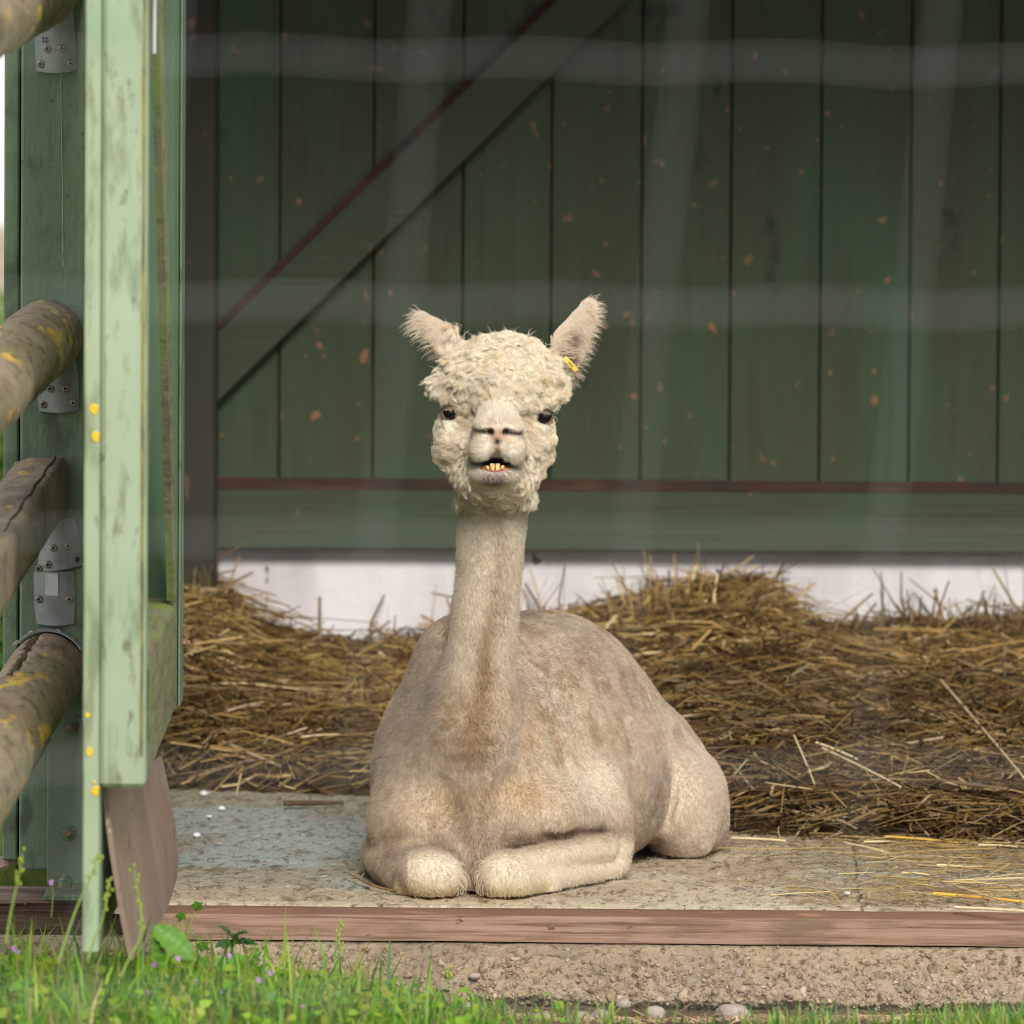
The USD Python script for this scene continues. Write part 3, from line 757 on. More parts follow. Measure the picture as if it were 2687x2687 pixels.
l0, l1 = P(577, 1050, yb), P(1580, 68, yb)
u0, u1 = P(577, 841, yb), P(1442, 0, yb)
dr = (l1 - l0) / np.linalg.norm(l1 - l0); upv = np.cross(dr, [0, 1.0, 0]) * -1; upv /= np.linalg.norm(upv)
if upv[2] < 0: upv = -upv
hb = abs((u0 - l0) @ upv)
chamfered_bar(l0 - dr * 0.12, l0 + dr * 2.9, upv, hb, 0.044, 0.016, YW, rail_paint, wall, 'brace')
base_wall = part('base_wall', block((edges[0], YW + 0.012, -0.05), (edges[-1], YW + 0.25, 0.392), 0.006), whitewash)
tag(base_wall, 'whitewashed concrete base wall behind the heaped straw', 'base wall')
cpx0, cpx1 = P(455, 700, 3.15)[0], P(568, 700, 3.15)[0]
cp = part('corner_post', block((cpx0, 3.15, -0.02), (cpx1, 3.30, 3.14), 0.006), corner_paint)
tag(cp, 'dark weathered corner post left of the green board wall', 'post')
roof = thing('unseen_roof', 'unseen timber roof of the open shelter, set for the light on the green board wall', 'roof', (0.3, 1.6, 3.15))  # out of view; built and raised to set the light inside
for k in range(15):
    part('roof_board', block((edges[0] - 0.35 + k * 0.245, -0.10, 3.15), (edges[0] - 0.35 + (k + 1) * 0.245 - 0.004, 3.9, 3.19), 0.004), dark_timber, roof)
sw_ = thing('unseen_side_wall', 'unseen board side wall added at the right end for the light in the shelter', 'wall', (2.3, 1.8, 0))  # both side walls are unseen, added for the shelter's shading
for k in range(14):
    part('plank', block((2.30, 0.1 + k * 0.25, 0.0), (2.325, 0.1 + (k + 1) * 0.25 - 0.005, 3.14), 0.003), wall_paint, sw_)
sw2 = thing('unseen_side_wall', 'unseen board side wall hidden behind the open gate, shading the shelter', 'wall', (-0.72, 1.8, 0))
for k in range(12):
    part('plank', block((-0.70, 0.34 + k * 0.25, 0.0), (-0.675, 0.34 + (k + 1) * 0.25 - 0.005, 3.14), 0.003), wall_paint, sw2)

# ------------------------------------------------------------------ gate post at the left of the opening
YP = 0.16
post = thing('gate_post', 'dark green timber post with steel foot left of the open gate', 'post', P(135, 2290, YP) * [1, 1, 0])
x0, x1 = P(53, 1100, YP)[0], P(222, 1100, YP)[0]
zb_ = P(150, 2285, YP)[2]
part('timber', block((x0, YP, zb_), (x1, YP + 0.12, 3.1), 0.004), post_paint, post)
px0 = P(124, 1950, YP - 0.008)[0]
part('steel_foot', block((px0, YP - 0.008, P(170, 2320, YP)[2]), (x1 + 0.001, YP - 0.0005, P(170, 1880, YP)[2]), 0.002), plate_paint, post)
part('paint_ridge', tube([P(px, py, YP - 0.0005) for px, py in ((160, 190), (161, 300), (163, 420), (165, 520), (166, 700))], 0.0009, 5), gate_paint, post)
bz = P(170, 2335, YP)[2]
bp = part('base_plate', block((P(117, 2340, 0.06)[0], 0.03, bz - 0.006), (x1 + 0.01, YP - 0.01, bz + 0.004), 0.002), green_bolt, post)
def hexbolt(c, r, parent, mat_head, mat_core, washer=True, axis_='y', length=0.012):
    """A hexagonal nut with washer; its axis points to the viewer (y) or up (z)."""
    def ringp(rad, n, d, tw=0.2):
        out = []
        for k in range(n):
            a = 2 * math.pi * k / n + tw
            u, w = rad * math.cos(a), rad * math.sin(a)
            out.append(c + (np.array([u, -d, w]) if axis_ == 'y' else np.array([u, w, d]) if axis_ == 'z' else np.array([d, u, w])))
        return out
    m = part('bolt', hull(ringp(r, 6, 0) + ringp(r, 6, length * 0.8) + ringp(r * 0.85, 6, length)), mat_head, parent)
    if washer:
        part('washer', hull(ringp(r * 1.45, 18, -0.001) + ringp(r * 1.45, 18, 0.0015) + ringp(r * 1.38, 18, 0.003)), mat_head, m)
    part('thread', hull(ringp(r * 0.55, 12, 0) + ringp(r * 0.55, 12, length * 1.25) + ringp(r * 0.45, 12, length * 1.4)), mat_core, m)
for px, py in ((186, 1908), (179, 2185)):
    hexbolt(P(px, py, YP - 0.009), 0.0095, post, green_bolt, rust)
hexbolt(P(172, 2328, 0.09), 0.0125, post, green_bolt, green_bolt, False, 'z', 0.016)
trim = part('trim_board', block((P(9, 1100, YP + 0.03)[0], YP + 0.03, P(25, 2262, YP)[2]), (P(48.5, 1100, YP + 0.03)[0], YP + 0.14, 3.1), 0.003), post_paint)
tag(trim, 'narrow green edge board separated by a dark gap from the gate post', 'board')
bkd = part('gap_shade_strip', block((P(44, 1100, YP + 0.09)[0], YP + 0.10, 0.02), (P(56, 1100, YP + 0.09)[0], YP + 0.13, 2.4), 0.002), crack_gap_dark)  # near-black filler put here as the shade inside the gap
tag(bkd, 'near-black strip standing for the shade in the gap beside the gate post', 'strip')
g = np.array([[P(-30, 2290, 0.2), P(-30, 2246, 0.22)], [P(20, 2270, 0.2), P(20, 2246, 0.22)], [P(39, 2250, 0.2), P(42, 2243, 0.22)]])
fl = part('bent_sheet', sheet(g, 0.004), rubber); tag(fl, 'pale bent sheet end poking out under the green edge board', 'sheet')
sill = thing('sill_beam', 'weathered split timber sill under the gate post', 'beam', PZ(60, 2350, -0.01) * [1, 1, 0])
y_s = PZ(60, 2362, -0.012)[1]
sx_ = np.linspace(-1.30, -0.545, 120)
prof = [(0.22, -0.010), (0.0, -0.012), (-0.004, -0.018), (0.004, -0.022), (-0.003, -0.030), (0.003, -0.045), (-0.002, -0.062), (0.004, -0.082), (0.006, -0.110)]
gg = np.zeros((len(sx_), len(prof), 3))
for j, (o, z) in enumerate(prof):
    gg[:, j, 0], gg[:, j, 1] = sx_, y_s + o + 0.008 * (fbm(np.stack([sx_ * 7, 0 * sx_ + j, 0 * sx_], -1), 3, 61) - 0.5)
    gg[:, j, 2] = z + 0.006 * (fbm(np.stack([sx_ * 4, 0 * sx_ + j * 2, 0 * sx_ + 3], -1), 3, 63) - 0.5)
part('beam', sheet(gg, None, True), old_sill, sill, smooth=35)
for px, py in ((38, 2372), (67, 2369)):
    c = P(px, py, y_s - 0.004)
    part('nail', hull([c + np.array([0.003 * math.cos(a), d, 0.003 * math.sin(a)]) for a in np.linspace(0, 6.28, 9) for d in (-0.003, 0.004)]), rust, sill)

# ------------------------------------------------------------------ open gate, seen along its length
YG0, YG1 = -1.60, 0.11
XR = P(382, 1500, YG0)[0]; XL = P(264, 1500, YG0)[0]; XC = P(219, 1500, YG0)[0]
zg = P(320, 2068, YG0)[2]
gate = thing('gate', 'pale green ledged wooden gate standing open towards the viewer', 'gate', (XL, (YG0 + YG1) / 2, 0))
zt_ = 2.05
def moss_line(x, y, z0, z1, parent):
    zs = np.linspace(z0, z1, 60)
    w = 0.0022 + 0.003 * (fbm(np.stack([zs * 9, 0 * zs, 0 * zs], -1), 3, 71))
    gq = np.stack([np.stack([x - w, 0 * zs + y - 0.0012, zs], -1), np.stack([0 * zs + x + 0.0012, 0 * zs + y - 0.0012, zs], -1), np.stack([0 * zs + x + 0.0012, 0 * zs + y + 0.012, zs], -1)], 1)
    part('moss_edge', sheet(gq, None, True), mossy_edge, parent)
st = part('stile', block((XL, YG0, zg), (XR, YG0 + 0.10, zt_), 0.007), gate_paint, gate, smooth=30)
moss_line(XR - 0.004, YG0, zg + 0.05, 1.9, st)
part('stile', block((XL, -0.16, zg), (XR - 0.0015, YG1, zt_), 0.006), gate_inner, gate, label='dark green far stile')
zl = P(407, 1715, -0.9)[2]
zl = P(466, 1569, -0.16)[2]
ys_ = np.linspace(YG0 + 0.10, -0.16, 70)
prof = [(XL, zl), (XR - 0.016, zl), (XR - 0.005, zl - 0.005), (XR, zl - 0.016), (XR, zg + 0.01), (XR - 0.008, zg), (XL, zg)]
gg = np.zeros((len(ys_), len(prof), 3))
for j, (x, z) in enumerate(prof):
    wob = 0.004 * (fbm(np.stack([ys_ * 12, 0 * ys_ + j, 0 * ys_], -1), 3, 73) - 0.5)
    gg[:, j] = np.stack([x + wob * (j in (1, 2, 3, 4, 5)), ys_, z + wob * (j in (0, 1, 2))], -1)
part('bottom_rail', sheet(gg), mossy_wood, gate, smooth=40, label='mossy bare timber bottom rail of the gate')
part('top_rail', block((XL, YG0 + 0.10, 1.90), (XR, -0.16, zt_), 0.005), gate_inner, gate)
# diagonal brace from the far foot to the near head
bd = hull([(x, y, z) for x in (XR - 0.013, XR - 0.0005) for (y, z) in ((-0.17, zl + 0.005), (-0.30, zl + 0.005), (-1.08, 1.60), (-1.46, 1.89), (-1.30, 1.89), (-0.97, 1.60))])
part('brace', bd, mossy_wood, gate, label='worn diagonal brace of the gate')
part('edge_strip', block((XR - 0.0005, -0.10, zg), (XR + 0.0035, 0.06, 2.0), 0.001), post_paint, gate)
nb = 12
for k in range(nb):
    ya, yb2 = YG0 + (YG1 - YG0) * k / nb, YG0 + (YG1 - YG0) * (k + 1) / nb
    part('board', block((XC, ya + 0.002, P(240, 2502, YG0)[2] - 0.004 * (k % 3)), (XL - 0.0012, yb2 - 0.002, zt_), 0.003), gate_paint, gate)
lt = part('latch_rod', tube([P(388, -60, -1.45) * [0, 1, 1] + [XR + 0.004, 0, 0], P(388, 140, -1.45) * [0, 1, 1] + [XR + 0.004, 0, 0]], 0.0045, 10), steel, gate, smooth=40)
hexbolt(np.array([XR, P(485, 1687, 0.02)[1], P(485, 1687, 0.02)[2]]), 0.0085, gate, rust, rust, False, 'x', 0.012)
for i, (px, py, r) in enumerate([(247, 1074, 17), (251, 1146, 14), (230, 1877, 10), (235, 1972, 13), (250, 2074, 15), (247, 2052, 6)]):
    rl = np.random.default_rng(90 + i)
    c = P(px, py, YG0 + (0.0 if px > 262 else 0.002))
    ang = np.linspace(0, 2 * math.pi, 15)[:-1]
    rr = r / 23100 * 13.4 * rl.uniform(0.55, 1.15, 14)
    o = np.stack([rr * np.cos(ang) * 0.85, 0 * ang, rr * np.sin(ang) * 1.1], -1)
    part('lichen', hull(np.vstack([c + o + [0, 0.001, 0], c + o * 0.8 - [0, 0.0018, 0]])), material('lichen', (0.66, 0.44, 0.025), [('noise', (160, 160, 160), 3, 0.45, 0.65, (0.50, 0.30, 0.02), 0.8)], rough=0.95) if i == 0 else '/World/Looks/lichen', gate)

# rubber flap hanging under the gate
tn, tf, mn, mf, bn, bf = P(268, 2070, -1.50), P(412, 1985, -0.43), P(289, 2289, -1.50), P(452, 2205, -0.40), P(338, 2520, -1.50), P(446, 2320, -0.36)
us, vs_ = np.linspace(0, 1, 24), np.linspace(0, 1, 20)
fg = np.zeros((24, 20, 3))
for i, u in enumerate(us):
    for j, w in enumerate(vs_):
        a = tn * (1 - w) ** 2 + 2 * mn * w * (1 - w) + bn * w ** 2
        b = tf * (1 - w) ** 2 + 2 * (2 * mf - 0.5 * tf - 0.5 * bf) * w * (1 - w) + bf * w ** 2
        fg[i, j] = a * (1 - u) + b * u + np.array([0.010 * math.sin(math.pi * u) * w, 0, 0])
flap = part('rubber_flap', sheet(fg, 0.008), rubber, smooth=40)
tag(flap, 'brown rubber flap hanging below the open gate', 'flap')
# ------------------------------------------------------------------ rails of the fence that runs towards the viewer, and their brackets
def log_rail(name, label, a, b, r, mat_near, mat_far, seed, crack=None, step=None):
    """A round rail from a (at the post) to b; rough, with an optional crack (angle, from, to) and a thicker near piece."""
    rg = np.random.default_rng(seed)
    a, b = np.asarray(a, float), np.asarray(b, float)
    d = (b - a) / np.linalg.norm(b - a)
    up = np.array([0, 0, 1.0]); s = np.cross(d, up); s /= np.linalg.norm(s); u = np.cross(s, d)
    L = np.linalg.norm(b - a)
    n, m = 260, 110
    T_ = np.linspace(0, 1, n) ** 1.3
    A = np.linspace(0, 2 * math.pi, m, endpoint=False)
    TT, AA = np.meshgrid(T_ * L, A, indexing='ij')
    base = np.stack([np.cos(AA) * r * 9, np.sin(AA) * r * 9, TT * 3.0], -1)
    R = r * (1 + 0.11 * (fbm(base, 3, seed) - 0.5) + 0.06 * (fbm(base * [4, 4, 2.2], 3, seed + 1) - 0.5))
    flake = np.floor(fbm(base * [2.2, 2.2, 5], 3, seed + 2) * 7) / 7
    R = R + 0.0040 * (flake - 0.5)
    if crack:
        ang, t0, t1 = crack
        wv = ang + 0.16 * (fbm(np.stack([TT * 14, 0 * TT, 0 * TT], -1), 3, seed + 4) - 0.5) + 0.05 * np.round(np.sin(TT * 55))
        dd = np.abs((AA - wv + math.pi) % (2 * math.pi) - math.pi) * r
        w = 0.0100 * smooth01((TT - t0) / 0.02) * smooth01((t1 - TT) / 0.25)
        R = R - 0.030 * smooth01(1 - dd / np.maximum(w, 1e-5)) * (w > 1e-4)
    if step:
        R = R + step[1] * smooth01((TT - step[0]) / 0.03)
    endr = np.minimum(TT / 0.006, 1.0)
    R = R - 0.004 * (1 - endr) ** 2
    g = a + d * TT[..., None] + (s * np.cos(AA)[..., None] + u * np.sin(AA)[..., None]) * R[..., None]
    g = np.concatenate([np.broadcast_to(a, (1, m, 3)) + (g[:1] - a) * 0.02, g, np.broadcast_to(b, (1, m, 3)) + (g[-1:] - b) * 0.02], 0)
    g = np.concatenate([g, g[:, :1]], 1)
    t = thing(name, label, 'rail', a)
    cut = int(np.searchsorted(T_ * L, 0.50)) + 1
    part('near_wood', sheet(g[cut:], None, False), mat_near, t, smooth=60)
    part('far_wood', sheet(g[:cut + 1], None, False), mat_far, t, smooth=60)
    return t


def rail_end(px, py):
    return P(px * 1.39078, py * 1.39078, YP - 0.012)


def towards(a, px, py, y1=-2.8):
    """From a along the rail that shows at pixel (px, py) of the 1932 px view where it leaves the picture, on to depth y1."""
    x = a[0]
    d = FWD + RIGHT * ((px * 1.39078 - CPX) / FPX) + UP * ((CPX - py * 1.39078) / FPX)
    q = CAM + d * ((x - CAM[0]) / d[0])
    k = (y1 - a[1]) / (q[1] - a[1])
    return a + (q - a) * k


e1, e2, e4 = rail_end(93, -38), rail_end(88, 634), rail_end(90, 1262)
log_rail('log_rail', 'topmost weathered log rail with yellow lichen at the upper left corner', e1, towards(e1, 0, 8), 0.062, lichen_wood, rail_wood, 11, step=(0.42, 0.009))
log_rail('log_rail', 'round log rail with yellow lichen above the squared beam', e2, towards(e2, 0, 711), 0.0635, lichen_wood, rail_wood, 12)
log_rail('log_rail', 'lowest log rail split by a long dark crack', e4, towards(e4, 0, 1405), 0.064, lichen_wood, rail_wood, 13, crack=(math.radians(76), 0.03, 1.0))
# squared rail between the logs
xr = P(175, 1198, YP - 0.012)[0]
zt3, zb3 = P(175, 1198, YP - 0.012)[2], P(190, 1352, YP - 0.012)[2]
q = P(65, 1360, 0); d_ = (q - CAM); q = CAM + d_ * ((xr - CAM[0]) / d_[0])
slope3 = (q[2] - zt3) / (q[1] - (YP - 0.012))
ys_ = YP - 0.012 - 3.0 * np.linspace(0, 1, 240) ** 1.4
prof = [(-0.085, -0.105), (-0.098, -0.075), (-0.098, -0.030), (-0.088, -0.010), (-0.060, -0.001), (-0.030, 0.002), (-0.012, 0.001), (-0.004, -0.003), (0.0, -0.012), (0.0, -0.045), (0.001, -0.080), (-0.005, -0.100), (-0.016, -0.106), (-0.085, -0.105)]
gg = np.zeros((len(ys_), len(prof), 3))
for j, (x, z) in enumerate(prof):
    jj = j % (len(prof) - 1)
    w1 = 0.006 * (fbm(np.stack([ys_ * 8, 0 * ys_ + jj * 0.9, 0 * ys_], -1), 4, 81) - 0.5)
    chip = -0.010 * np.clip(fbm(np.stack([ys_ * 26, 0 * ys_ + jj * 1.7, 0 * ys_ + 9], -1), 3, 83) - 0.60, 0, 1) * 4 * (3 <= jj <= 5)
    gg[:, j] = np.stack([xr + x + w1, ys_, zt3 + z + (ys_ - ys_[0]) * slope3 + w1 * 0.7 + chip], -1)
gg = np.concatenate([gg[:1] * 0 + gg[0].mean(0), gg, gg[-1:] * 0 + gg[-1].mean(0)], 0)
beam = thing('beam_rail', 'squared hewn timber rail between two round log rails', 'rail', (xr, YP, zt3))
part('timber', sheet(gg, None, True), beam_wood, beam, smooth=45)
ck = []
for k, yy in enumerate(np.linspace(YP - 0.05, YP - 1.7, 40)):
    ck.append((xr - 0.018 + 0.0016 * math.sin(k * 0.7), yy, zt3 + 0.0012 + (yy - ys_[0]) * slope3 + 0.0))
part('drying_crack', tube(ck, 0.0022, 5), crack_gap_dark, beam)
fp_ = thing('fence_post', 'round fence post carrying the log rails nearest the viewer', 'post', (-0.80, -2.62, -0.1))
part('trunk', tube([(-0.86, -2.62, z) for z in (-0.15, 0.4, 1.0, 1.55, 1.75)], [0.075, 0.072, 0.07, 0.068, 0.05], 24), rail_wood, fp_, smooth=50)


def bracket(label, outline, screws, holes=(), curl=None, bulge=0.010):
    """A galvanised plate on the post; outline: left edge then right edge from top to bottom, in photograph pixels."""
    left, right = outline
    t = thing('rail_bracket', label, 'bracket', P(*np.mean(np.array(left + right), 0), YP))
    n, m = 14, 18
    lt_ = np.array([np.interp(np.linspace(0, 1, n), np.linspace(0, 1, len(left)), [p[k] for p in left]) for k in (0, 1)]).T
    rt_ = np.array([np.interp(np.linspace(0, 1, n), np.linspace(0, 1, len(right)), [p[k] for p in right]) for k in (0, 1)]).T
    gq = np.zeros((n, m, 3))
    for i in range(n):
        for j, u in enumerate(np.linspace(0, 1, m)):
            w = 4 * u * (1 - u)
            sag = (i / (n - 1)) * w * 6
            gq[i, j] = P(*(lt_[i] * (1 - u) + rt_[i] * u + [0, sag]), YP - 0.006 - bulge * w)
    part('plate', sheet(gq, 0.0030), zinc, t, smooth=40)
    def at(px, py, off):
        u = np.clip((px - min(p[0] for p in left)) / (max(p[0] for p in right) - min(p[0] for p in left)), 0, 1)
        return P(px, py, YP - 0.006 - bulge * 4 * u * (1 - u) - off)
    for px, py in screws:
        c = at(px, py, 0.0)
        rg = [np.array([math.cos(a), 0, math.sin(a)]) for a in np.linspace(0, 2 * math.pi, 15)[:-1]]
        s = part('screw', hull([c + r * 0.0068 for r in rg] + [c + r * 0.0062 - [0, 0.004, 0] for r in rg] + [c + r * 0.0045 - [0, 0.0055, 0] for r in rg]), screw_metal, t)
        part('socket', hull([c + r * 0.0026 - [0, 0.0045, 0] for r in rg] + [c + r * 0.0026 - [0, 0.0060, 0] for r in rg]), socket_dark, s)
    for px, py in holes:
        c = at(px, py, 0.0012)
        part('hole', hull([c + np.array([0.0045 * math.cos(a), d, 0.0045 * math.sin(a)]) for a in np.linspace(0, 6.28, 13) for d in (0, 0.002)]), socket_dark, t)
    return t


b1 = bracket('scratched galvanised bracket under the topmost log rail', ([(92, 20), (90, 60), (91, 120), (95, 186)], [(190, 10), (195, 60), (199, 120), (199, 185)]), [(124, 128), (163, 127), (106, 168), (185, 166)])
for (p0, p1) in (((113, 94), (114, 113)), ((121, 96), (122, 115)), ((109, 101), (127, 99)), ((110, 109), (128, 108))):
    pts = [P(px, py, YP - 0.0185) for px, py in (p0, p1)]
    part('scratch_mark', tube(pts, 0.0007, 4), socket_dark, b1)
bracket('galvanised bracket under the lichened log rail', ([(108, 930), (99, 990), (98, 1050), (103, 1078)], [(196, 935), (206, 990), (207, 1050), (206, 1077)]), [(132, 1020), (172, 1019), (113, 1061), (192, 1057)])
bracket('tilted galvanised bracket with an empty hole under the squared rail', ([(118, 1380), (108, 1430), (98, 1480), (102, 1498)], [(196, 1355), (206, 1400), (214, 1470), (216, 1482)]), [(140, 1438), (178, 1432), (101, 1492), (126, 1481)], [(203, 1468)], bulge=0.014)
b4 = bracket('galvanised bracket with a worn white label above the split log rail', ([(88, 1500), (89, 1550), (91, 1600), (96, 1636)], [(194, 1500), (196, 1550), (196, 1600), (194, 1636)]), [(102, 1572), (182, 1572)])
rim = [e4 + np.array([0.0675 * math.cos(a), -0.030, 0.0675 * math.sin(a)]) for a in np.linspace(math.radians(32), math.radians(150), 26)]
gq = np.stack([np.array(rim) - [0, 0.010, 0], np.array(rim) + [0, 0.032, 0]], 1)
part('rim', sheet(gq, 0.003), zinc, b4, smooth=50)
for a in (140, 112, 72, 48):
    a = math.radians(a)
    c = e4 + np.array([0.0675 * math.cos(a), -0.020, 0.0675 * math.sin(a)])
    u = np.array([math.cos(a), 0, math.sin(a)]); w = np.array([-math.sin(a), 0, math.cos(a)]); yv = np.array([0, 1.0, 0])
    part('screw', hull([c + (w * math.cos(t) + yv * math.sin(t)) * 0.0075 * k + u * h for t in np.linspace(0, 6.28, 13) for k, h in ((1, 0), (0.95, 0.004), (0.6, 0.006))]), screw_metal, b4)
part('paper_label', sheet(np.array([[P(118 + 34 * u, 1505 + 58 * v_, YP - 0.0175) for u in (0, 0.5, 1)] for v_ in (0, 0.5, 1)]), 0.0006), material('paper_label', (0.55, 0.56, 0.57), [('noise', (60, 60, 40), 4, 0.45, 0.6, (0.38, 0.38, 0.38), 0.8)], rough=0.6), b4)

# ------------------------------------------------------------------ straw
def straw_h(x, y):
    """Height of the heaped bedding above the floor."""
    x, y = np.asarray(x, float), np.asarray(y, float)
    front = np.interp(x, [-1.2, -0.6, -0.3, 0.1, 0.35, 0.5, 0.75, 1.0, 1.4, 2.3], [2.05, 2.08, 1.98, 1.85, 1.55, 1.25, 1.10, 1.02, 0.95, 0.8])
    top = np.interp(x, [-1.2, -0.62, -0.56, -0.48, -0.40, -0.30, -0.2, 0.1, 0.30, 0.42, 0.52, 0.62, 0.68, 0.76, 0.90, 1.05, 1.2, 1.6, 2.3], [0.29, 0.285, 0.30, 0.215, 0.175, 0.15, 0.165, 0.19, 0.235, 0.26, 0.29, 0.285, 0.195, 0.205, 0.215, 0.20, 0.215, 0.22, 0.23])
    t = (y - front) / np.maximum(3.30 - front, 0.1)
    h = top * np.clip(t, 0, 1) ** 0.62
    h = h + 0.030 * smooth01(t * 14) * (t > 0)
    h = h + 0.05 * (fbm(np.stack([x * 5, y * 5, 0 * x], -1), 3, 91) - 0.5) * smooth01(t * 5)
    return np.where(t > 0, h, 0.0)


def on_straw(px, py, y0=0.7, y1=3.38):
    ys = np.linspace(y0, y1, 300)
    pts = np.array([P(px, py, y) for y in ys])
    k = np.argmax(pts[:, 2] < straw_h(pts[:, 0], ys) + 0.012)
    return pts[k]


straw_mat = material('straw', (0.260, 0.175, 0.075), isl=0.0, rough=0.6, spec=0.3, trans=0.12, attr='tint')
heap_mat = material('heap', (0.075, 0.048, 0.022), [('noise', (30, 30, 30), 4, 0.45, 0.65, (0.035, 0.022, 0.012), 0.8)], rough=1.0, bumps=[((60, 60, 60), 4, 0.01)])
hx, hy = np.meshgrid(np.linspace(-0.72, 2.28, 240), np.linspace(0.75, 3.41, 200), indexing='ij')
hz = straw_h(hx, hy) - 0.018
rs = np.random.default_rng(77)
NS = 34000
sx = rs.uniform(-0.70, 2.25, NS * 2); sy = rs.uniform(0.82, 3.38, NS * 2)
dense = straw_h(sx, sy) > 0.012
near_w = np.where(sx > 1.35, 0.45, 1.0)
keep = dense & (rs.random(NS * 2) < near_w)
sx, sy = sx[keep][:NS], sy[keep][:NS]
n = len(sx)
ln = rs.gamma(2.6, 0.034, n) + 0.018
az = rs.uniform(0, 2 * math.pi, n)
tilt = rs.normal(0.05, 0.22, n)
wallz = (sy > 3.0)
ridge = smooth01((fbm(np.stack([sx * 9, 0 * sx, 0 * sx], -1), 3, 97) - 0.45) / 0.12)
tilt = np.where(wallz & (rs.random(n) < 0.20 * ridge), rs.uniform(0.3, 1.45, n), tilt)
ln = np.where(tilt > 0.3, ln * 0.6, ln)
c = np.stack([sx, sy, straw_h(sx, sy) + rs.uniform(-0.014, 0.016, n)], -1)
dv = np.stack([np.cos(az) * np.cos(tilt), np.sin(az) * np.cos(tilt), np.sin(tilt)], -1)
p0, p2 = c - dv * ln[:, None] * 0.5, c + dv * ln[:, None] * 0.5
hi = tilt > 0.45
p0[hi], p2[hi] = c[hi] - dv[hi] * 0.02, c[hi] + dv[hi] * ln[hi, None] * 1.0
e0, e2_ = straw_h(p0[:, 0], p0[:, 1]), straw_h(p2[:, 0], p2[:, 1])
flat = ~hi
p0[flat, 2] = np.maximum(p0[flat, 2], e0[flat] - 0.002); p2[flat, 2] = np.maximum(p2[flat, 2], e2_[flat] - 0.002)
p0[:, 1], p2[:, 1] = np.minimum(p0[:, 1], 3.41), np.minimum(p2[:, 1], 3.41)
p1 = (p0 + p2) / 2 + rs.normal(0, 0.05, (n, 3)) * ln[:, None]
wd = rs.uniform(0.0018, 0.0062, n)
tone = rs.random(n)[:, None]
dark = rs.random(n)[:, None] < 0.40
pal = np.where(tone < 0.35, [[0.160, 0.092, 0.032]], np.where(tone < 0.72, [[0.285, 0.175, 0.055]], np.where(tone < 0.90, [[0.42, 0.280, 0.105]], [[0.58, 0.44, 0.23]])))
pal = np.where(dark, pal * 0.50, pal * 1.12) * rs.uniform(0.75, 1.2, (n, 1))
damp = smooth01((fbm(np.stack([sx * 2.2, sy * 2.2, 0 * sx], -1), 3, 95) - 0.42) / 0.2)[:, None]
pal = pal * (1 - damp * 0.42)
upv_ = rs.normal(0, 0.5, (n, 3)) + np.array([0, -0.6, 1.0])
sv, sf = strips(p0, p1, p2, wd, upv_, rs, 0.0008)
bed = UsdGeom.Xform.Define(stage, '/World/straw_bedding').GetPrim(); tag(bed, 'heaped brown straw bedding along the back wall', 'straw', kind='stuff')
part('straw', (sv, sf), straw_mat, bed, color=np.repeat(pal, 6, 0))
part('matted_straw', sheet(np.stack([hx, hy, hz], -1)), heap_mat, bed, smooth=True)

# thin straws and crumbs trodden over the floor: nobody could count them
n = 11000
lx = rs.uniform(-0.55, 1.9, n); ly = -0.03 + 2.3 * rs.random(n) ** 1.1
lx = np.where(rs.random(n) < 0.45, rs.uniform(0.45, 1.25, n), lx)
ly = np.where((lx > 0.45) & (rs.random(n) < 0.5), rs.uniform(0.0, 1.2, n), ly)
ok = (straw_h(lx, ly) < 0.02)
lx, ly = lx[ok], ly[ok]; n = len(lx)
az = rs.uniform(0, 2 * math.pi, n); big = (rs.random(n) < np.where(lx > 0.55, 0.26, 0.03))
ln = np.where(big, rs.gamma(3, 0.022, n), rs.uniform(0.004, 0.015, n)); wd = np.where(big, rs.uniform(0.0012, 0.0030, n), rs.uniform(0.0008, 0.0026, n))
cc = np.stack([lx, ly, rs.uniform(0.0035, 0.007, n)], -1)
dv = np.stack([np.cos(az), np.sin(az), rs.normal(0, 0.02, n)], -1)
p0, p2 = cc - dv * ln[:, None] / 2, cc + dv * ln[:, None] / 2
p0[:, 2] = np.maximum(p0[:, 2], 0.002); p2[:, 2] = np.maximum(p2[:, 2], 0.002)
p1 = cc + np.array([0, 0, 0.0008])
k = rs.random((n, 1))
pal = np.where(k < 0.42, [[0.125, 0.085, 0.052]], np.where(k < 0.75, [[0.27, 0.195, 0.115]], np.where(k < 0.93, [[0.38, 0.30, 0.19]], [[0.52, 0.50, 0.45]])))
pal = np.where(big[:, None], np.where(k < 0.3, [[0.26, 0.155, 0.055]], np.where(k < 0.8, [[0.48, 0.33, 0.12]], [[0.60, 0.48, 0.28]])), pal)
sv, sf = strips(p0, p1, p2, wd, np.tile([[0, 0, 1.0]], (n, 1)), rs, 0.0006)
lit = part('floor_litter', (sv, sf), straw_mat, color=np.repeat(pal, 6, 0))
tag(lit, 'crumbs and short straws trodden over the floor boards', 'litter', kind='stuff')

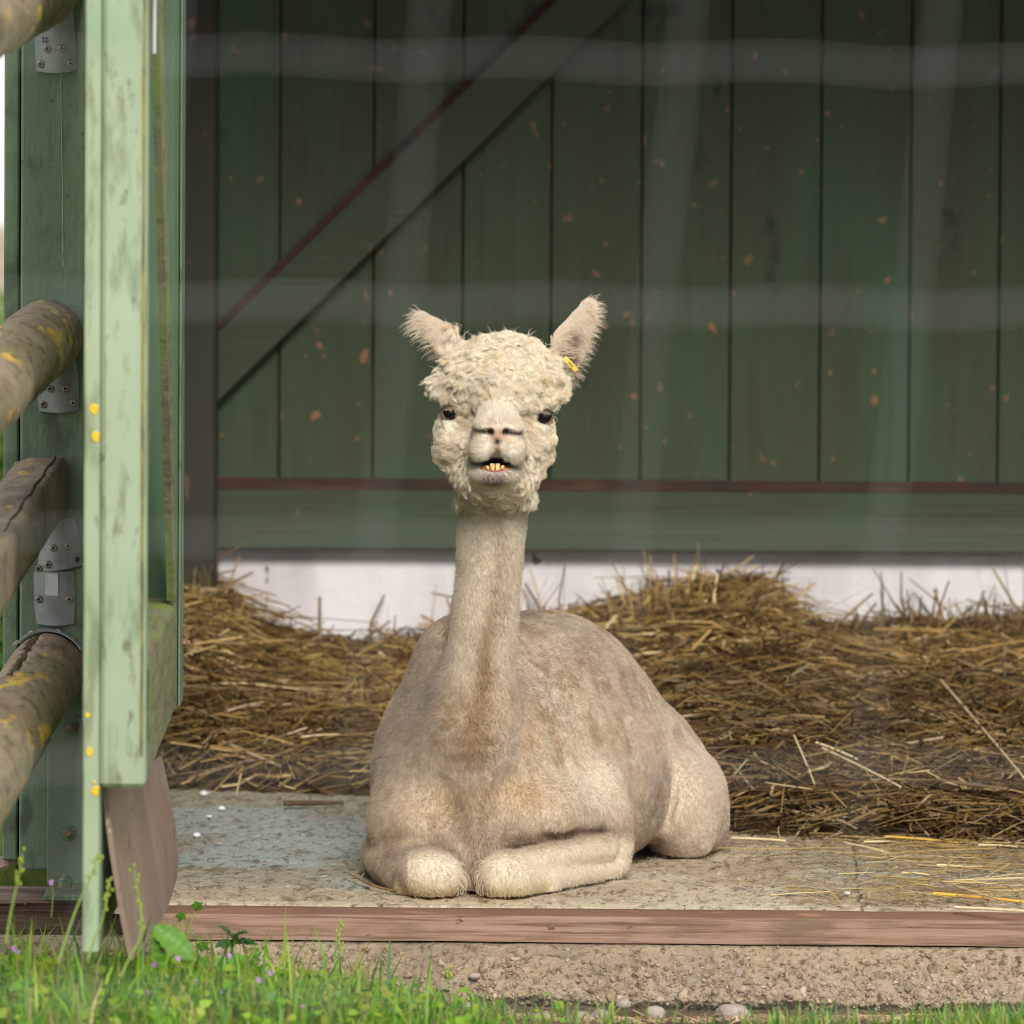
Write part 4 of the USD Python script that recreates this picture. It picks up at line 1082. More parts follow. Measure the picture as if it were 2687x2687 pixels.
# loose straws scattered in front of the heap, thickest towards the right
n = 1300
lx = rs.uniform(0.36, 1.6, n); ly = rs.uniform(0.0, 1.25, n)
wk = smooth01((lx - 0.45) / 0.5) * 0.75 + 0.25 * smooth01((ly - 0.5) / 0.4)
ok = (rs.random(n) < wk) & (straw_h(lx, ly) < 0.03) & ~((lx < 0.50) & (ly > 0.5))
lx, ly = lx[ok], ly[ok]; n = len(lx)
az = rs.uniform(0, 2 * math.pi, n); ln = rs.gamma(3.0, 0.034, n) + 0.02
cc = np.stack([lx, ly, rs.uniform(0.006, 0.012, n)], -1); dv = np.stack([np.cos(az), np.sin(az), rs.normal(0, 0.10, n)], -1)
p0, p2 = cc - dv * ln[:, None] / 2, cc + dv * ln[:, None] / 2
p0[:, 2] = np.maximum(p0[:, 2], 0.004); p2[:, 2] = np.maximum(p2[:, 2], 0.004)
p1 = cc + rs.normal(0, 0.03, (n, 3)) * ln[:, None] * [1, 1, 0.1]
k = rs.random((n, 1)); pal = np.where(k < 0.35, [[0.25, 0.15, 0.055]], np.where(k < 0.75, [[0.40, 0.27, 0.10]], [[0.54, 0.42, 0.22]])) * rs.uniform(0.6, 1.15, (n, 1))
sv, sf = strips(p0, p1, p2, rs.uniform(0.0016, 0.0042, n), np.tile([[0, -0.4, 1.0]], (n, 1)) + rs.normal(0, 0.2, (n, 3)), rs, 0.0005)
part('loose_straw', (sv, sf), straw_mat, bed, color=np.repeat(pal, 6, 0))

pale_straw = material('pale_straw', (0.62, 0.50, 0.30), [('noise', (60, 60, 60), 3, 0.45, 0.65, (0.50, 0.37, 0.18), 0.7)], rough=0.5)
yellow_straw = material('yellow_straw', (0.66, 0.43, 0.07), [('noise', (40, 40, 40), 3, 0.45, 0.65, (0.55, 0.30, 0.05), 0.8)], rough=0.5)
brown_straw = material('brown_straw', (0.27, 0.165, 0.075), [('noise', (60, 60, 60), 3, 0.45, 0.65, (0.17, 0.10, 0.05), 0.8)], rough=0.7)
def stalk(label, a, b, r, m, group=None, bend=0.01, name='straw_stalk', cat='straw'):
    a, b = np.asarray(a, float), np.asarray(b, float)
    t = np.linspace(0, 1, 9)[:, None]
    p = a * (1 - t) + b * t + np.array([0, 0, 1.0]) * (4 * t * (1 - t)) * bend * 0.25
    t = part(name, tube(p, np.linspace(r * 0.8, r * 0.55, 9), 6), m, smooth=60)
    tag(t, label, cat, group)
def heap_stalk(label, q0, q1, r, m, lift=0.004, bend=0.006):
    a, b = on_straw(*q0), on_straw(*q1)
    stalk(label, a + [0, -0.01, lift + 0.006], b + [0, -0.01, lift], r, m, None, bend)
heap_stalk('long pale straw lying steeply on the heap at the right edge', (2468, 1820), (2684, 2066), 0.0042, pale_straw, 0.02)
heap_stalk('short pale straw standing up in front of the heap right of the alpaca', (2083, 1966), (2136, 2082), 0.0030, pale_straw, 0.02)
heap_stalk('long pale straw lying across the front slope of the heap', (2156, 1990), (2362, 2083), 0.0038, pale_straw, 0.014)
heap_stalk('tan straw lying just above the long pale one on the slope', (2140, 1972), (2250, 2008), 0.0034, pale_straw, 0.012)
heap_stalk('thin brown straw leaning beside the long steep one', (2580, 1918), (2625, 1980), 0.0026, brown_straw, 0.02)
heap_stalk('pale straw across the heap left of the alpaca', (600, 1890), (690, 1860), 0.0030, pale_straw, 0.014)
heap_stalk('tan straw in the middle of the left heap', (790, 1960), (890, 1945), 0.0034, pale_straw, 0.014)
heap_stalk('slanting brown straw on the left heap beside the alpaca', (915, 1848), (1000, 1905), 0.0036, brown_straw, 0.014)
for lab, q0, q1, r, m in [('pale straw lying on the floor right of the haunch', (1920, 2199), (2062, 2206), 0.0034, pale_straw),
                          ('long orange straw lying along the foot of the heap', (2322, 2195), (2514, 2211), 0.0034, yellow_straw),
                          ('pale straw overlapping the long orange one', (2266, 2209), (2366, 2210), 0.0030, pale_straw),
                          ('whitish straw on the floor at the right edge of the heap', (2567, 2217), (2671, 2222), 0.0026, pale_straw),
                          ('thick bright yellow straw on the floor at the right', (2450, 2345), (2700, 2368), 0.0044, yellow_straw),
                          ('pale straw beside the white flakes at the floor seam', (2367, 2290), (2440, 2296), 0.0030, pale_straw),
                          ('long pale straw near the edge board at the right', (2505, 2381), (2700, 2392), 0.0034, pale_straw),
                          ('tan straw behind the floor seam', (2458, 2270), (2528, 2274), 0.0028, pale_straw)]:
    stalk(lab, PZ(*q0, 0.010), PZ(*q1, 0.008), r, m, None, 0.004)
for lab, q0, q1, r, y in [('upright tan straw stalk against the white wall on the left', (838, 1700), (839, 1566), 0.0062, 3.25), ('slanting brown straw against the white wall left of the neck', (1036, 1690), (972, 1634), 0.0050, 3.2),
                          ('tall brown straw stalk above the right heap', (1976, 1612), (1970, 1500), 0.0062, 3.28), ('short brown upright stalk left of the tall one', (1900, 1600), (1897, 1545), 0.0055, 3.28),
                          ('long straw leaning right above the dip of the heap', (2190, 1645), (2290, 1557), 0.0045, 3.25), ('brown straw leaning steeply beside the dip', (2240, 1655), (2300, 1582), 0.0050, 3.24),
                          ('dark bent stalk tip on the heap right of the dip', (2388, 1650), (2398, 1604), 0.0062, 3.22), ('tall grey stalk reaching up the white wall at the right', (2484, 1660), (2452, 1545), 0.0055, 3.25),
                          ('short stalk near the right edge of the wall', (2604, 1660), (2601, 1622), 0.0050, 3.22), ('slanting stalk left of the dip', (2065, 1660), (2090, 1588), 0.0055, 3.22), ('stalk leaning left above the heap behind the rump', (1650, 1680), (1700, 1610), 0.0042, 3.2)]:
    stalk(lab, P(*q0, y), P(*q1, y), r, brown_straw, None, 0.0)
white_bit = material('white_bit', (0.72, 0.72, 0.72), rough=0.8)
for i, (px, py, r, lab) in enumerate([(534, 2082, 11, 'largest white pebble on the floor left of the alpaca'), (582, 2121, 9, 'white crumb right of the largest pebble'), (549, 2142, 7, 'small white crumb in front of the largest pebble'), (516, 2191, 10, 'white pebble nearest the flap'), (2224, 2344, 7, 'white crumb beside the floor seam')]):
    s = trimesh.creation.icosphere(2, 1.0); v = np.array(s.vertices); v = v * (0.8 + 0.4 * fbm(v * 2 + i * 5, 2, i))[:, None]
    rr = r / 23100 * 16
    v = v * [rr * 1.1, rr, rr * 0.7] + PZ(px, py, rr * 0.5)
    tag(part('pebble', (v, s.faces), white_bit, smooth=True), lab, 'pebble')
twig_m = material('twig', (0.085, 0.050, 0.032), [('noise', (80, 80, 80), 3, 0.45, 0.65, (0.15, 0.09, 0.05), 0.7)], rough=0.9)
stalk('thick brown stick lying in front of the left straw heap', PZ(745, 2108, 0.010), PZ(902, 2106, 0.010), 0.0075, twig_m, None, 0.0, 'stick', 'stick')
tw = thing('twig', 'dry branching twig beside the alpaca\'s left-hand knee', 'twig', PZ(980, 2325, 0.0))
part('stem', tube([PZ(915, 2292, 0.012), PZ(945, 2308, 0.010), PZ(985, 2326, 0.008), PZ(1035, 2338, 0.006)], [0.0016, 0.0022, 0.0024, 0.002], 6), brown_straw, tw)
for k, (a, b) in enumerate((((930, 2300), (940, 2284)), ((945, 2308), (955, 2292)), ((935, 2304), (922, 2306)))):
    part('branch', tube([PZ(*a, 0.011), PZ(*b, 0.02)], 0.0014, 5), brown_straw, tw)

# ------------------------------------------------------------------ grass, weeds and flowers in front
leaf_m = material('grass_blade', (0.10, 0.2, 0.03), attr='tint', rough=0.5, spec=0.3, trans=0.35)
rg = np.random.default_rng(3)
def blades(n, xs, ys, hl, wl, col, lean=0.5, seed=0):
    z = ground_z(xs, ys)
    p0 = np.stack([xs, ys, z - 0.004], -1)
    az = rg.uniform(0, 2 * math.pi, n); ln = rg.uniform(*hl, n); le = np.abs(rg.normal(0, lean, n))
    dv = np.stack([np.cos(az) * np.sin(le), np.sin(az) * np.sin(le), np.cos(le)], -1)
    p1 = p0 + dv * ln[:, None] * 0.55
    dv2 = dv + np.stack([np.cos(az) * 0.6, np.sin(az) * 0.6, 0 * az - 0.15], -1) * rg.uniform(0.1, 1.0, (n, 1)); dv2 /= np.linalg.norm(dv2, axis=1, keepdims=True)
    p2 = p1 + dv2 * ln[:, None] * 0.45
    w = rg.uniform(*wl, n)
    t = p2 - p0; s = np.cross(t, np.stack([np.cos(az), np.sin(az), 0 * az], -1) + 0.05); s /= np.linalg.norm(s, axis=1, keepdims=True) + 1e-9
    v = np.stack([p0 - s * w[:, None] * 0.4, p0 + s * w[:, None] * 0.4, p1 - s * w[:, None] * 0.5, p1 + s * w[:, None] * 0.5, p2], 1)
    f = np.array([[0, 1, 3], [0, 3, 2], [2, 3, 4]])[None] + (np.arange(n) * 5)[:, None, None]
    c = np.asarray(col)[rg.integers(0, len(col), n)] * rg.uniform(0.75, 1.5, (n, 1))
    return v.reshape(-1, 3), f.reshape(-1, 3), np.repeat(c, 5, 0)
greens = [(0.100, 0.230, 0.014), (0.145, 0.280, 0.018), (0.075, 0.185, 0.022), (0.200, 0.310, 0.026), (0.055, 0.140, 0.030), (0.20, 0.24, 0.045), (0.30, 0.25, 0.11)]
sets = []
def region(n, x0, x1, y0, y1, prob):
    xs, ys = rg.uniform(x0, x1, n), rg.uniform(y0, y1, n)
    k = rg.random(n) < prob(xs, ys)
    return xs[k], ys[k]
clump = lambda x, y: 0.35 + 0.9 * smooth01((fbm(np.stack([x * 6, y * 6, 0 * x], -1), 3, 7) - 0.35) / 0.3)
edge_l = lambda x: np.interp(x, [-1.3, -0.62, -0.45, -0.3, -0.2, -0.05, 0.05, 0.3, 0.5, 0.75, 1.4], [-0.12, -0.14, -0.30, -0.34, -0.36, -0.46, -0.62, -0.74, -0.68, -0.66, -0.58])
xdens = lambda x: np.interp(x, [-1.3, -0.30, -0.18, -0.04, 0.10, 0.42, 0.52, 0.66, 0.80, 1.5], [1, 1, 0.55, 0.28, 0.08, 0.07, 0.55, 0.16, 0.8, 1])
dens = lambda x, y: smooth01((edge_l(x) - y) / 0.10) * clump(x, y) * xdens(x)
a, b = region(30000, -1.3, 0.25, -2.3, -0.1, dens)
sets.append(blades(len(a), a, b, (0.022, 0.075), (0.0025, 0.0055), greens, 0.6))
a, b = region(9000, 0.0, 1.5, -1.5, -0.3, lambda x, y: dens(x, y))
sets.append(blades(len(a), a, b, (0.025, 0.070), (0.0025, 0.005), greens, 0.5))
a, b = region(1500, -1.3, -0.05, -2.0, -0.15, dens)
sets.append(blades(len(a), a, b, (0.07, 0.16), (0.003, 0.006), greens, 0.4))
# low broad leaves between the blades
a, b = region(9000, -1.3, 0.15, -2.0, -0.12, dens)
n = len(a); zc = ground_z(a, b) + rg.uniform(0.006, 0.055, n); r = rg.uniform(0.004, 0.012, n)
nrm = rg.normal(0, 0.55, (n, 3)) + [0, -0.25, 1.0]; nrm /= np.linalg.norm(nrm, axis=1, keepdims=True)
u = np.cross(nrm, rg.normal(0, 1, (n, 3))); u /= np.linalg.norm(u, axis=1, keepdims=True); w = np.cross(nrm, u)
ang = np.linspace(0, 2 * math.pi, 7)[:-1]; rad = np.array([1.25, 0.85, 0.95, 0.7, 0.95, 0.85])
v = np.stack([a, b, zc], -1)[:, None] + (u[:, None] * np.cos(ang)[None, :, None] + w[:, None] * np.sin(ang)[None, :, None] * 0.8) * (rad[None] * r[:, None])[..., None]
f = np.array([[0, 1, 2], [0, 2, 3], [0, 3, 4], [0, 4, 5]])[None] + (np.arange(n) * 6)[:, None, None]
sets.append((v.reshape(-1, 3), f.reshape(-1, 3), np.repeat(np.asarray([(0.13, 0.27, 0.014), (0.21, 0.35, 0.022), (0.27, 0.34, 0.028), (0.075, 0.19, 0.018)])[rg.integers(0, 4, n)] * rg.uniform(0.75, 1.2, (n, 1)), 6, 0)))
gv, gf = join([(s[0], s[1]) for s in sets])
grass = part('grass', (gv, gf), leaf_m, color=np.vstack([s[2] for s in sets]))
tag(grass, 'lush green grass and clover in front of the shelter', 'grass', kind='stuff')
# dry litter at the foot of the footing
n = 1500
a = rs.uniform(-0.9, 1.4, n); b = edge_l(a) + rs.uniform(-0.12, 0.26, n); b = np.minimum(b, -0.10)
ln = rs.gamma(3, 0.014, n); az = rs.uniform(0, 6.28, n)
cc = np.stack([a, b, ground_z(a, b) + 0.016], -1); dv = np.stack([np.cos(az), np.sin(az) * 0.7, rs.normal(0, 0.25, n)], -1)
k = rs.random((n, 1)); pal = np.where(k < 0.5, [[0.20, 0.125, 0.075]], np.where(k < 0.85, [[0.40, 0.28, 0.17]], [[0.55, 0.42, 0.22]]))
sv, sf = strips(cc - dv * ln[:, None] / 2, cc + [0, 0, 0.004], cc + dv * ln[:, None] / 2, rs.uniform(0.001, 0.003, n), np.tile([[0, -0.5, 1.0]], (n, 1)), rs, 0.0005)
tag(part('dry_litter', (sv, sf), straw_mat, color=np.repeat(pal, 6, 0)), 'dry straw and bark bits on the soil below the footing', 'litter', kind='stuff')

weed_leaf = material('weed_leaf', (0.095, 0.235, 0.022), [('noise', (60, 60, 60), 3, 0.42, 0.66, (0.15, 0.30, 0.03), 0.8)], rough=0.45, spec=0.35, trans=0.3)
dark_leaf = material('dark_leaf', (0.030, 0.095, 0.028), [('noise', (60, 60, 60), 3, 0.45, 0.65, (0.05, 0.13, 0.03), 0.7)], rough=0.4, spec=0.4, trans=0.2)
stem_mat = material('stem_green', (0.20, 0.30, 0.06), rough=0.6, trans=0.1)
seed_mat = material('seed_yellow', (0.30, 0.38, 0.05), [('noise', (200, 200, 200), 2, 0.45, 0.6, (0.30, 0.36, 0.05), 0.8)], rough=0.7, trans=0.2)
def leaf(a, b, width, nrm, m, parent, droop=0.0, lobes=0, name='leaf'):
    """A leaf blade from a to b with a raised midrib fold; lobes > 0 gives a toothed margin."""
    a, b = np.asarray(a, float), np.asarray(b, float)
    d = b - a; L = np.linalg.norm(d); d /= L
    s = np.cross(d, nrm); s /= np.linalg.norm(s); u = np.cross(s, d)
    n = 17
    t = np.linspace(0, 1, n)
    w = width * np.sin(math.pi * t ** 0.85) ** 0.8 + 0.0006
    if lobes:
        w = w * (0.91 + 0.09 * np.cos(t ** 1.2 * lobes * 2 * math.pi))
    g = np.stack([a + d * (L * t)[:, None] + s * (k * w)[:, None] + u * ((abs(k) * w * 0.35) - droop * t ** 2 * L + 0.0015 * np.sin(t * 25 + k))[:, None] for k in (-1, -0.5, 0, 0.5, 1)], 1)
    part(name, sheet(g, 0.0006), m, parent, smooth=60)
    return g
def rosette(px, py, y):
    p = P(px, py, y); return p
w1 = thing('dock_plant', 'broad toothed leaf growing in front of the edge board below the flap', 'weed', P(470, 2520, -1.62))
leaf(P(402, 2430, -1.62), P(512, 2516, -1.64), 0.021, np.array([0.25, -0.9, 0.35]), weed_leaf, w1, 0.08, 6)
leaf(P(430, 2540, -1.62), P(398, 2445, -1.63), 0.010, np.array([0.1, -0.9, 0.3]), weed_leaf, w1, 0.0, 5)
part('stem', tube([P(500, 2560, -1.62), P(495, 2520, -1.62), P(480, 2490, -1.62)], 0.0016, 6), stem_mat, w1)
w2 = thing('geranium_plant', 'small lobed leaves on thin stalks above the edge board', 'weed', P(484, 2500, -0.95))
for (px, py, r) in ((517, 2377, 15), (475, 2404, 13), (532, 2482, 17)):
    c = P(px, py, -0.95)
    part('stem', tube([P(484, 2500, -0.95), P((px + 484) / 2, (py + 2470) / 2, -0.95), c], 0.0011, 5), stem_mat, w2)
    for k in range(5):
        a = math.radians(-60 + k * 75) + 0.3
        rr = r / 23100 * 14.6
        leaf(c, c + np.array([math.cos(a) * rr * 1.2, -0.002, math.sin(a) * rr * 0.9]), rr * 0.42, np.array([0, -0.9, 0.4]), weed_leaf, w2, 0.05, 3)
w3 = thing('sprout', 'dark green narrow-leaved sprout beside the edge board', 'weed', P(612, 2500, -0.90))
part('stem', tube([P(606, 2515, -0.90), P(610, 2480, -0.90), P(612, 2450, -0.90)], [0.0026, 0.0022, 0.0016], 6), dark_leaf, w3)
for (q0, q1, w) in (((612, 2462), (580, 2426), 0.0055), ((612, 2458), (645, 2440), 0.0045), ((610, 2475), (568, 2480), 0.0080), ((612, 2468), (676, 2474), 0.0060), ((609, 2488), (622, 2448), 0.0050), ((611, 2478), (656, 2462), 0.0045)):
    leaf(P(*q0, -0.90), P(*q1, -0.95), w, np.array([0.1, -0.8, 0.6]), dark_leaf, w3, 0.08)
w4 = thing('dock_plant', 'broad pale green leaf lying over the grass left of centre', 'weed', P(600, 2570, -1.15))
leaf(P(540, 2566, -1.15), P(652, 2506, -1.12), 0.020, np.array([0.05, -0.75, 0.65]), weed_leaf, w4, 0.05, 5)
leaf(P(640, 2560, -1.10), P(676, 2490, -1.10), 0.010, np.array([0.2, -0.85, 0.5]), weed_leaf, w4, 0.0, 4)
part('stem', tube([P(628, 2570, -1.12), P(650, 2530, -1.12), P(668, 2495, -1.12)], 0.0014, 5), stem_mat, w4)
for lab, pts, y, hd in [('tall yellowish seed stalk standing before the rubber flap', [(315, 2570), (340, 2510), (372, 2461), (370, 2400), (362, 2340), (348, 2262)], -1.9, (0.45, 1.0)),
                        ('pale grass stalk crossing in front of the gate\'s outer board', [(150, 2535), (175, 2455), (205, 2370), (240, 2300), (262, 2232)], -1.95, (0.75, 1.0)),
                        ('grass stalk rising at the left edge before the sill', [(14, 2480), (24, 2420), (35, 2360), (50, 2300), (60, 2232)], -1.95, (0.7, 1.0)),
                        ('low pale stalk left of the rubber flap tip', [(230, 2520), (248, 2462), (268, 2420), (290, 2300)], -1.9, (0.8, 1.0)),
                        ('thin green grass stem with a seed head below the alpaca', [(885, 2560), (890, 2480), (893, 2400)], -0.60, (0.4, 0.9)),
                        ('grass stem with a drooping head at the lower centre', [(1170, 2660), (1166, 2620), (1170, 2585), (1180, 2545)], -0.60, (0.9, 1.0))]:
    pp = np.array([P(px, py, y) for px, py in pts]); t_ = thing('grass_stalk', lab, 'grass stalk', pp[0])
    tt = np.linspace(0, 1, 24); cv = np.stack([np.interp(tt, np.linspace(0, 1, len(pp)), pp[:, k]) for k in range(3)], -1); cv = gaussian_filter(cv, (1.5, 0), mode='nearest')
    part('stem', tube(cv, np.linspace(0.0026, 0.0010, 24), 6), stem_mat, t_, smooth=60)
    rk = np.random.default_rng(len(lab))
    for h in np.linspace(hd[0], hd[1], 14):
        c = cv[int(h * 23)] + rk.normal(0, 0.0030, 3)
        s = trimesh.creation.icosphere(1, 0.0021); s.apply_scale([1, 1, 1.7]); s.apply_translation(c)
        part('floret', (np.array(s.vertices), s.faces), seed_mat, t_, smooth=True)
petal = material('petal_purple', (0.52, 0.22, 0.62), [('noise', (300, 300, 300), 2, 0.45, 0.6, (0.62, 0.36, 0.66), 0.8)], rough=0.6, trans=0.3)
petal_w = material('petal_white', (0.80, 0.74, 0.78), rough=0.6, trans=0.3)
def flower(px, py, y, r, m, label, group):
    c = P(px, py, y); t = thing('flower', label, 'flower', c, group)
    rk = np.random.default_rng(int(px * 7 + py))
    n0 = np.array([rk.normal(0, 0.4), -0.9, rk.uniform(0.1, 0.7)]); n0 /= np.linalg.norm(n0)
    u = np.cross(n0, [0.3, 0.1, 1.0]); u /= np.linalg.norm(u); w = np.cross(n0, u)
    for k in range(5):
        a = 2 * math.pi * k / 5 + rk.uniform(0, 0.3)
        d = u * math.cos(a) + w * math.sin(a)
        s = -u * math.sin(a) + w * math.cos(a)
        g = np.array([[c + s * k2 * r * 0.12, c + d * r * 0.6 + s * k2 * r * 0.42 + n0 * r * 0.1, c + d * r + s * k2 * r * 0.25] for k2 in (-1, 0, 1)])
        part('petal', sheet(g, 0.0005), m, t)
    part('stem', tube([c - n0 * 0.001, c - n0 * 0.004 - [0, 0, 0.02], c - [0, 0, 0.055]], 0.0008, 5), stem_mat, t)
FLOWER_LABELS = ['purple flower beside the green base plate of the gate post',
                 'purple flower on the broad toothed leaf under the flap',
                 'purple flower below the broad toothed leaf',
                 'dim purple flower under the tip of the rubber flap',
                 'purple flower under the dark green sprout',
                 'purple flower a little lower right of the dark sprout',
                 'pale purple flower at the left tip of the low pale leaf',
                 'purple flower in short grass below the low pale leaf',
                 'faint purple flower left of the low pale leaf',
                 'purple flower beside the white flower',
                 'left flower of the purple pair at the left edge',
                 'purple flower between the flap tip and the toothed leaf',
                 'second purple flower of the pair at the left edge',
                 'purple flower in the grass right of the low pale leaf',
                 'purple flower lowest in the picture']
for i, (x, y) in enumerate([(290, 1108), (905, 1375), (1005, 1535), (870, 1570), (1285, 1520), (1525, 1615), (1095, 1665), (1245, 1715), (830, 1730), (1710, 1805), (95, 1500), (875, 1490), (80, 1478), (1455, 1660), (1265, 1890)]):
    px, py = x / 2.147, 1800 + y / 2.147
    yy = -1.2 if py < 2400 else np.interp(py, [2420, 2500, 2640], [-1.05, -1.25, -1.55])
    flower(px, py, yy, 0.0052, petal, FLOWER_LABELS[i], 'purple flowers in the grass')
flower(1750 / 2.147, 1800 + 1775 / 2.147, -1.2, 0.008, petal_w, 'white flower in the grass below the footing', None)
flower(640 / 2.147, 1800 + 1865 / 2.147, -1.5, 0.007, petal_w, 'white flower in the grass at the lower left', None)

# ------------------------------------------------------------------ wire fence close to the viewer, far out of focus
wire_m = material('wire', (0.42, 0.43, 0.44), [('noise', (30, 30, 30), 3, 0.45, 0.65, (0.35, 0.35, 0.35), 0.7)], rough=0.5, metallic=0.2, spec=0.5)
YF = -9.55
wf = thing('wire_fence', 'thin grey wire mesh fence close to the viewer and blurred', 'fence', (0, YF, 0))
k_ = 1.39078
rowz = [P(960, v * k_, YF)[2] for v in (112, 565, 1003, 1442)]
dz = -(rowz[-1] - rowz[0]) / 3
rowz = [rowz[0] + dz * k for k in (3, 2, 1)] + rowz + [rowz[-1] - dz * k for k in range(1, 8)]
x1, x2, x3 = P(800 * k_, 112 * k_, YF)[0], P(1283 * k_, 112 * k_, YF)[0], P(1764 * k_, 112 * k_, YF)[0]
dx = (x3 - x1) / 2
colx = [x1 + dx * k for k in range(-11, 13)]
leanx = (P(708 * k_, 1003 * k_, YF)[0] - P(800 * k_, 112 * k_, YF)[0]) / (rowz[5] - rowz[3])
rf = np.random.default_rng(8)
for i, z in enumerate(rowz):
    xs = np.arange(colx[0], colx[-1], dx / 10)
    zz = z + 0.0018 * np.cos((xs - x1 - 0.02 * i) / dx * 2 * math.pi) + 0.003 * np.sin(xs * 2.1 + i)
    part('line_wire', tube(np.stack([xs, 0 * xs + YF, zz], -1), 0.00042, 6, False), wire_m, wf, smooth=True)
zt0 = rowz[3]
for j, x in enumerate(colx):
    pts = []
    for i, z in enumerate(rowz):
        jog = 0.0035 * ((i + j) % 2)
        pts.append((x + leanx * (z - zt0) + jog * 0.6, YF - 0.002, z))
    pts = np.array(pts)
    zz = np.linspace(pts[0, 2], pts[-1, 2], 60)
    xx = np.interp(-zz, -pts[:, 2], pts[:, 0])
    part('stay_wire', tube(np.stack([xx, 0 * xx + YF - 0.0022, zz], -1), 0.00032, 6, False), wire_m, wf, smooth=True)
for x in (colx[0], colx[-1]):
    part('post', tube([(x, YF + 0.04, -0.2), (x, YF + 0.04, 1.0), (x, YF + 0.04, 2.05)], 0.035, 12), rail_wood, wf, smooth=50)

# ------------------------------------------------------------------ what shows past the post at the left edge
bg_wall = material('pale_render', (0.60, 0.60, 0.61), [('noise', (1.2, 1.2, 1.2), 3, 0.45, 0.7, (0.48, 0.48, 0.50), 0.7)], rough=0.9)
hb = thing('pale_building', 'pale rendered building far behind the post at the left edge', 'building', (-2.9, 26, 0))
zb_b = P(4, 600, 26.0)[2]
part('wall', block((-8.0, 26.0, zb_b), (P(12, 400, 26)[0] + 0.9, 30.0, 3.4), 0.02), bg_wall, hb)
part('plinth', block((-8.02, 25.97, -0.2), (P(12, 400, 26)[0] + 0.92, 30.02, zb_b + 0.001), 0.02), stone_mat, hb)
part('roof', prism([(-8.3, 25.6, 3.4), (-1.2, 25.6, 3.4), (-1.2, 30.4, 3.4), (-8.3, 30.4, 3.4), (-7.6, 28, 4.9), (-1.9, 28, 4.9)], (0, 0, 1), 0.05), dark_timber, hb)
def shrub(label, c, r, n, seed):
    rk = np.random.default_rng(seed); t = thing('shrub', label, 'shrub', c)
    part('stem', tube([c, np.asarray(c) + [0.02, 0, r[2] * 0.5], np.asarray(c) + [0, 0.03, r[2]]], [0.03, 0.02, 0.01], 6), dark_timber, t)
    d = rk.normal(0, 1, (n, 3)); d /= np.linalg.norm(d, axis=1, keepdims=True)
    q = d * rk.uniform(0.35, 1.0, (n, 1)) ** 0.5 * (0.75 + 0.5 * fbm(d * 2 + seed, 3, seed))[:, None] * np.asarray(r) + np.asarray(c) + [0, 0, r[2]]
    s = 0.035
    u = rk.normal(0, 1, (n, 3)); u /= np.linalg.norm(u, axis=1, keepdims=True); w = np.cross(u, d); w /= np.linalg.norm(w, axis=1, keepdims=True) + 1e-9
    v = np.stack([q - u * s, q + w * s * 0.5, q + u * s, q - w * s * 0.5], 1)
    f = np.array([[0, 1, 2], [0, 2, 3]])[None] + (np.arange(n) * 4)[:, None, None]
    pal = np.asarray([(0.07, 0.15, 0.03), (0.12, 0.22, 0.03), (0.16, 0.26, 0.04)])[rk.integers(0, 3, n)]
    part('crown', (v.reshape(-1, 3), f.reshape(-1, 3)), leaf_m, t, color=np.repeat(pal, 4, 0), kind='stuff')
shrub('low green shrub in front of the pale building at the left edge', (-1.72, 15.0, -0.13), (0.5, 0.5, 0.30), 2600, 5)
shrub('green shrub behind the log rails at the left edge', (-1.10, 4.5, -0.13), (0.28, 0.3, 0.16), 1800, 6)
# ------------------------------------------------------------------ alpaca: skin, colours, fleece, eyes, teeth, ear tag
ALP = (0.09, 0.60, 0.0)
alpaca = thing('alpaca', 'cream shorn alpaca lying with folded legs on the floor, woolly head raised and mouth open', 'alpaca', ALP)
av, af = alpaca_field().surface()
an = trimesh.Trimesh(av, af, process=False).vertex_normals
head = smooth01((av[:, 2] - 0.66) / 0.03)
HC = P(1305, 1100, 0.20)


def near(p, c, r):
    r = np.broadcast_to(np.asarray(r, float), 3)
    return np.exp(-((((p - np.asarray(c)) / r) ** 2).sum(-1)))


MUZ = [(P(1306, 1150, 0.07), (0.050, 0.075, 0.062)), (P(1306, 1095, 0.13), (0.040, 0.06, 0.035)), (P(1300, 1235, 0.08), (0.050, 0.06, 0.035))]
EYES = [P(1182, 1082, 0.1715), P(1428, 1092, 0.1725)]


def bare_face(p):
    return np.clip(sum(near(p, c, r) for c, r in MUZ) * 1.3, 0, 1)


def ears(p):
    return np.maximum(smooth01((-0.02 + (P(1180, 905, 0.27)[0] + 0.015 - p[:, 0])) / 0.02 + 1) * (p[:, 2] > P(1180, 955, 0.27)[2]) * (p[:, 0] < P(1205, 900, 0.27)[0]) , (p[:, 0] > P(1448, 900, 0.27)[0]) * (p[:, 2] > P(1470, 995, 0.27)[2])).astype(float)


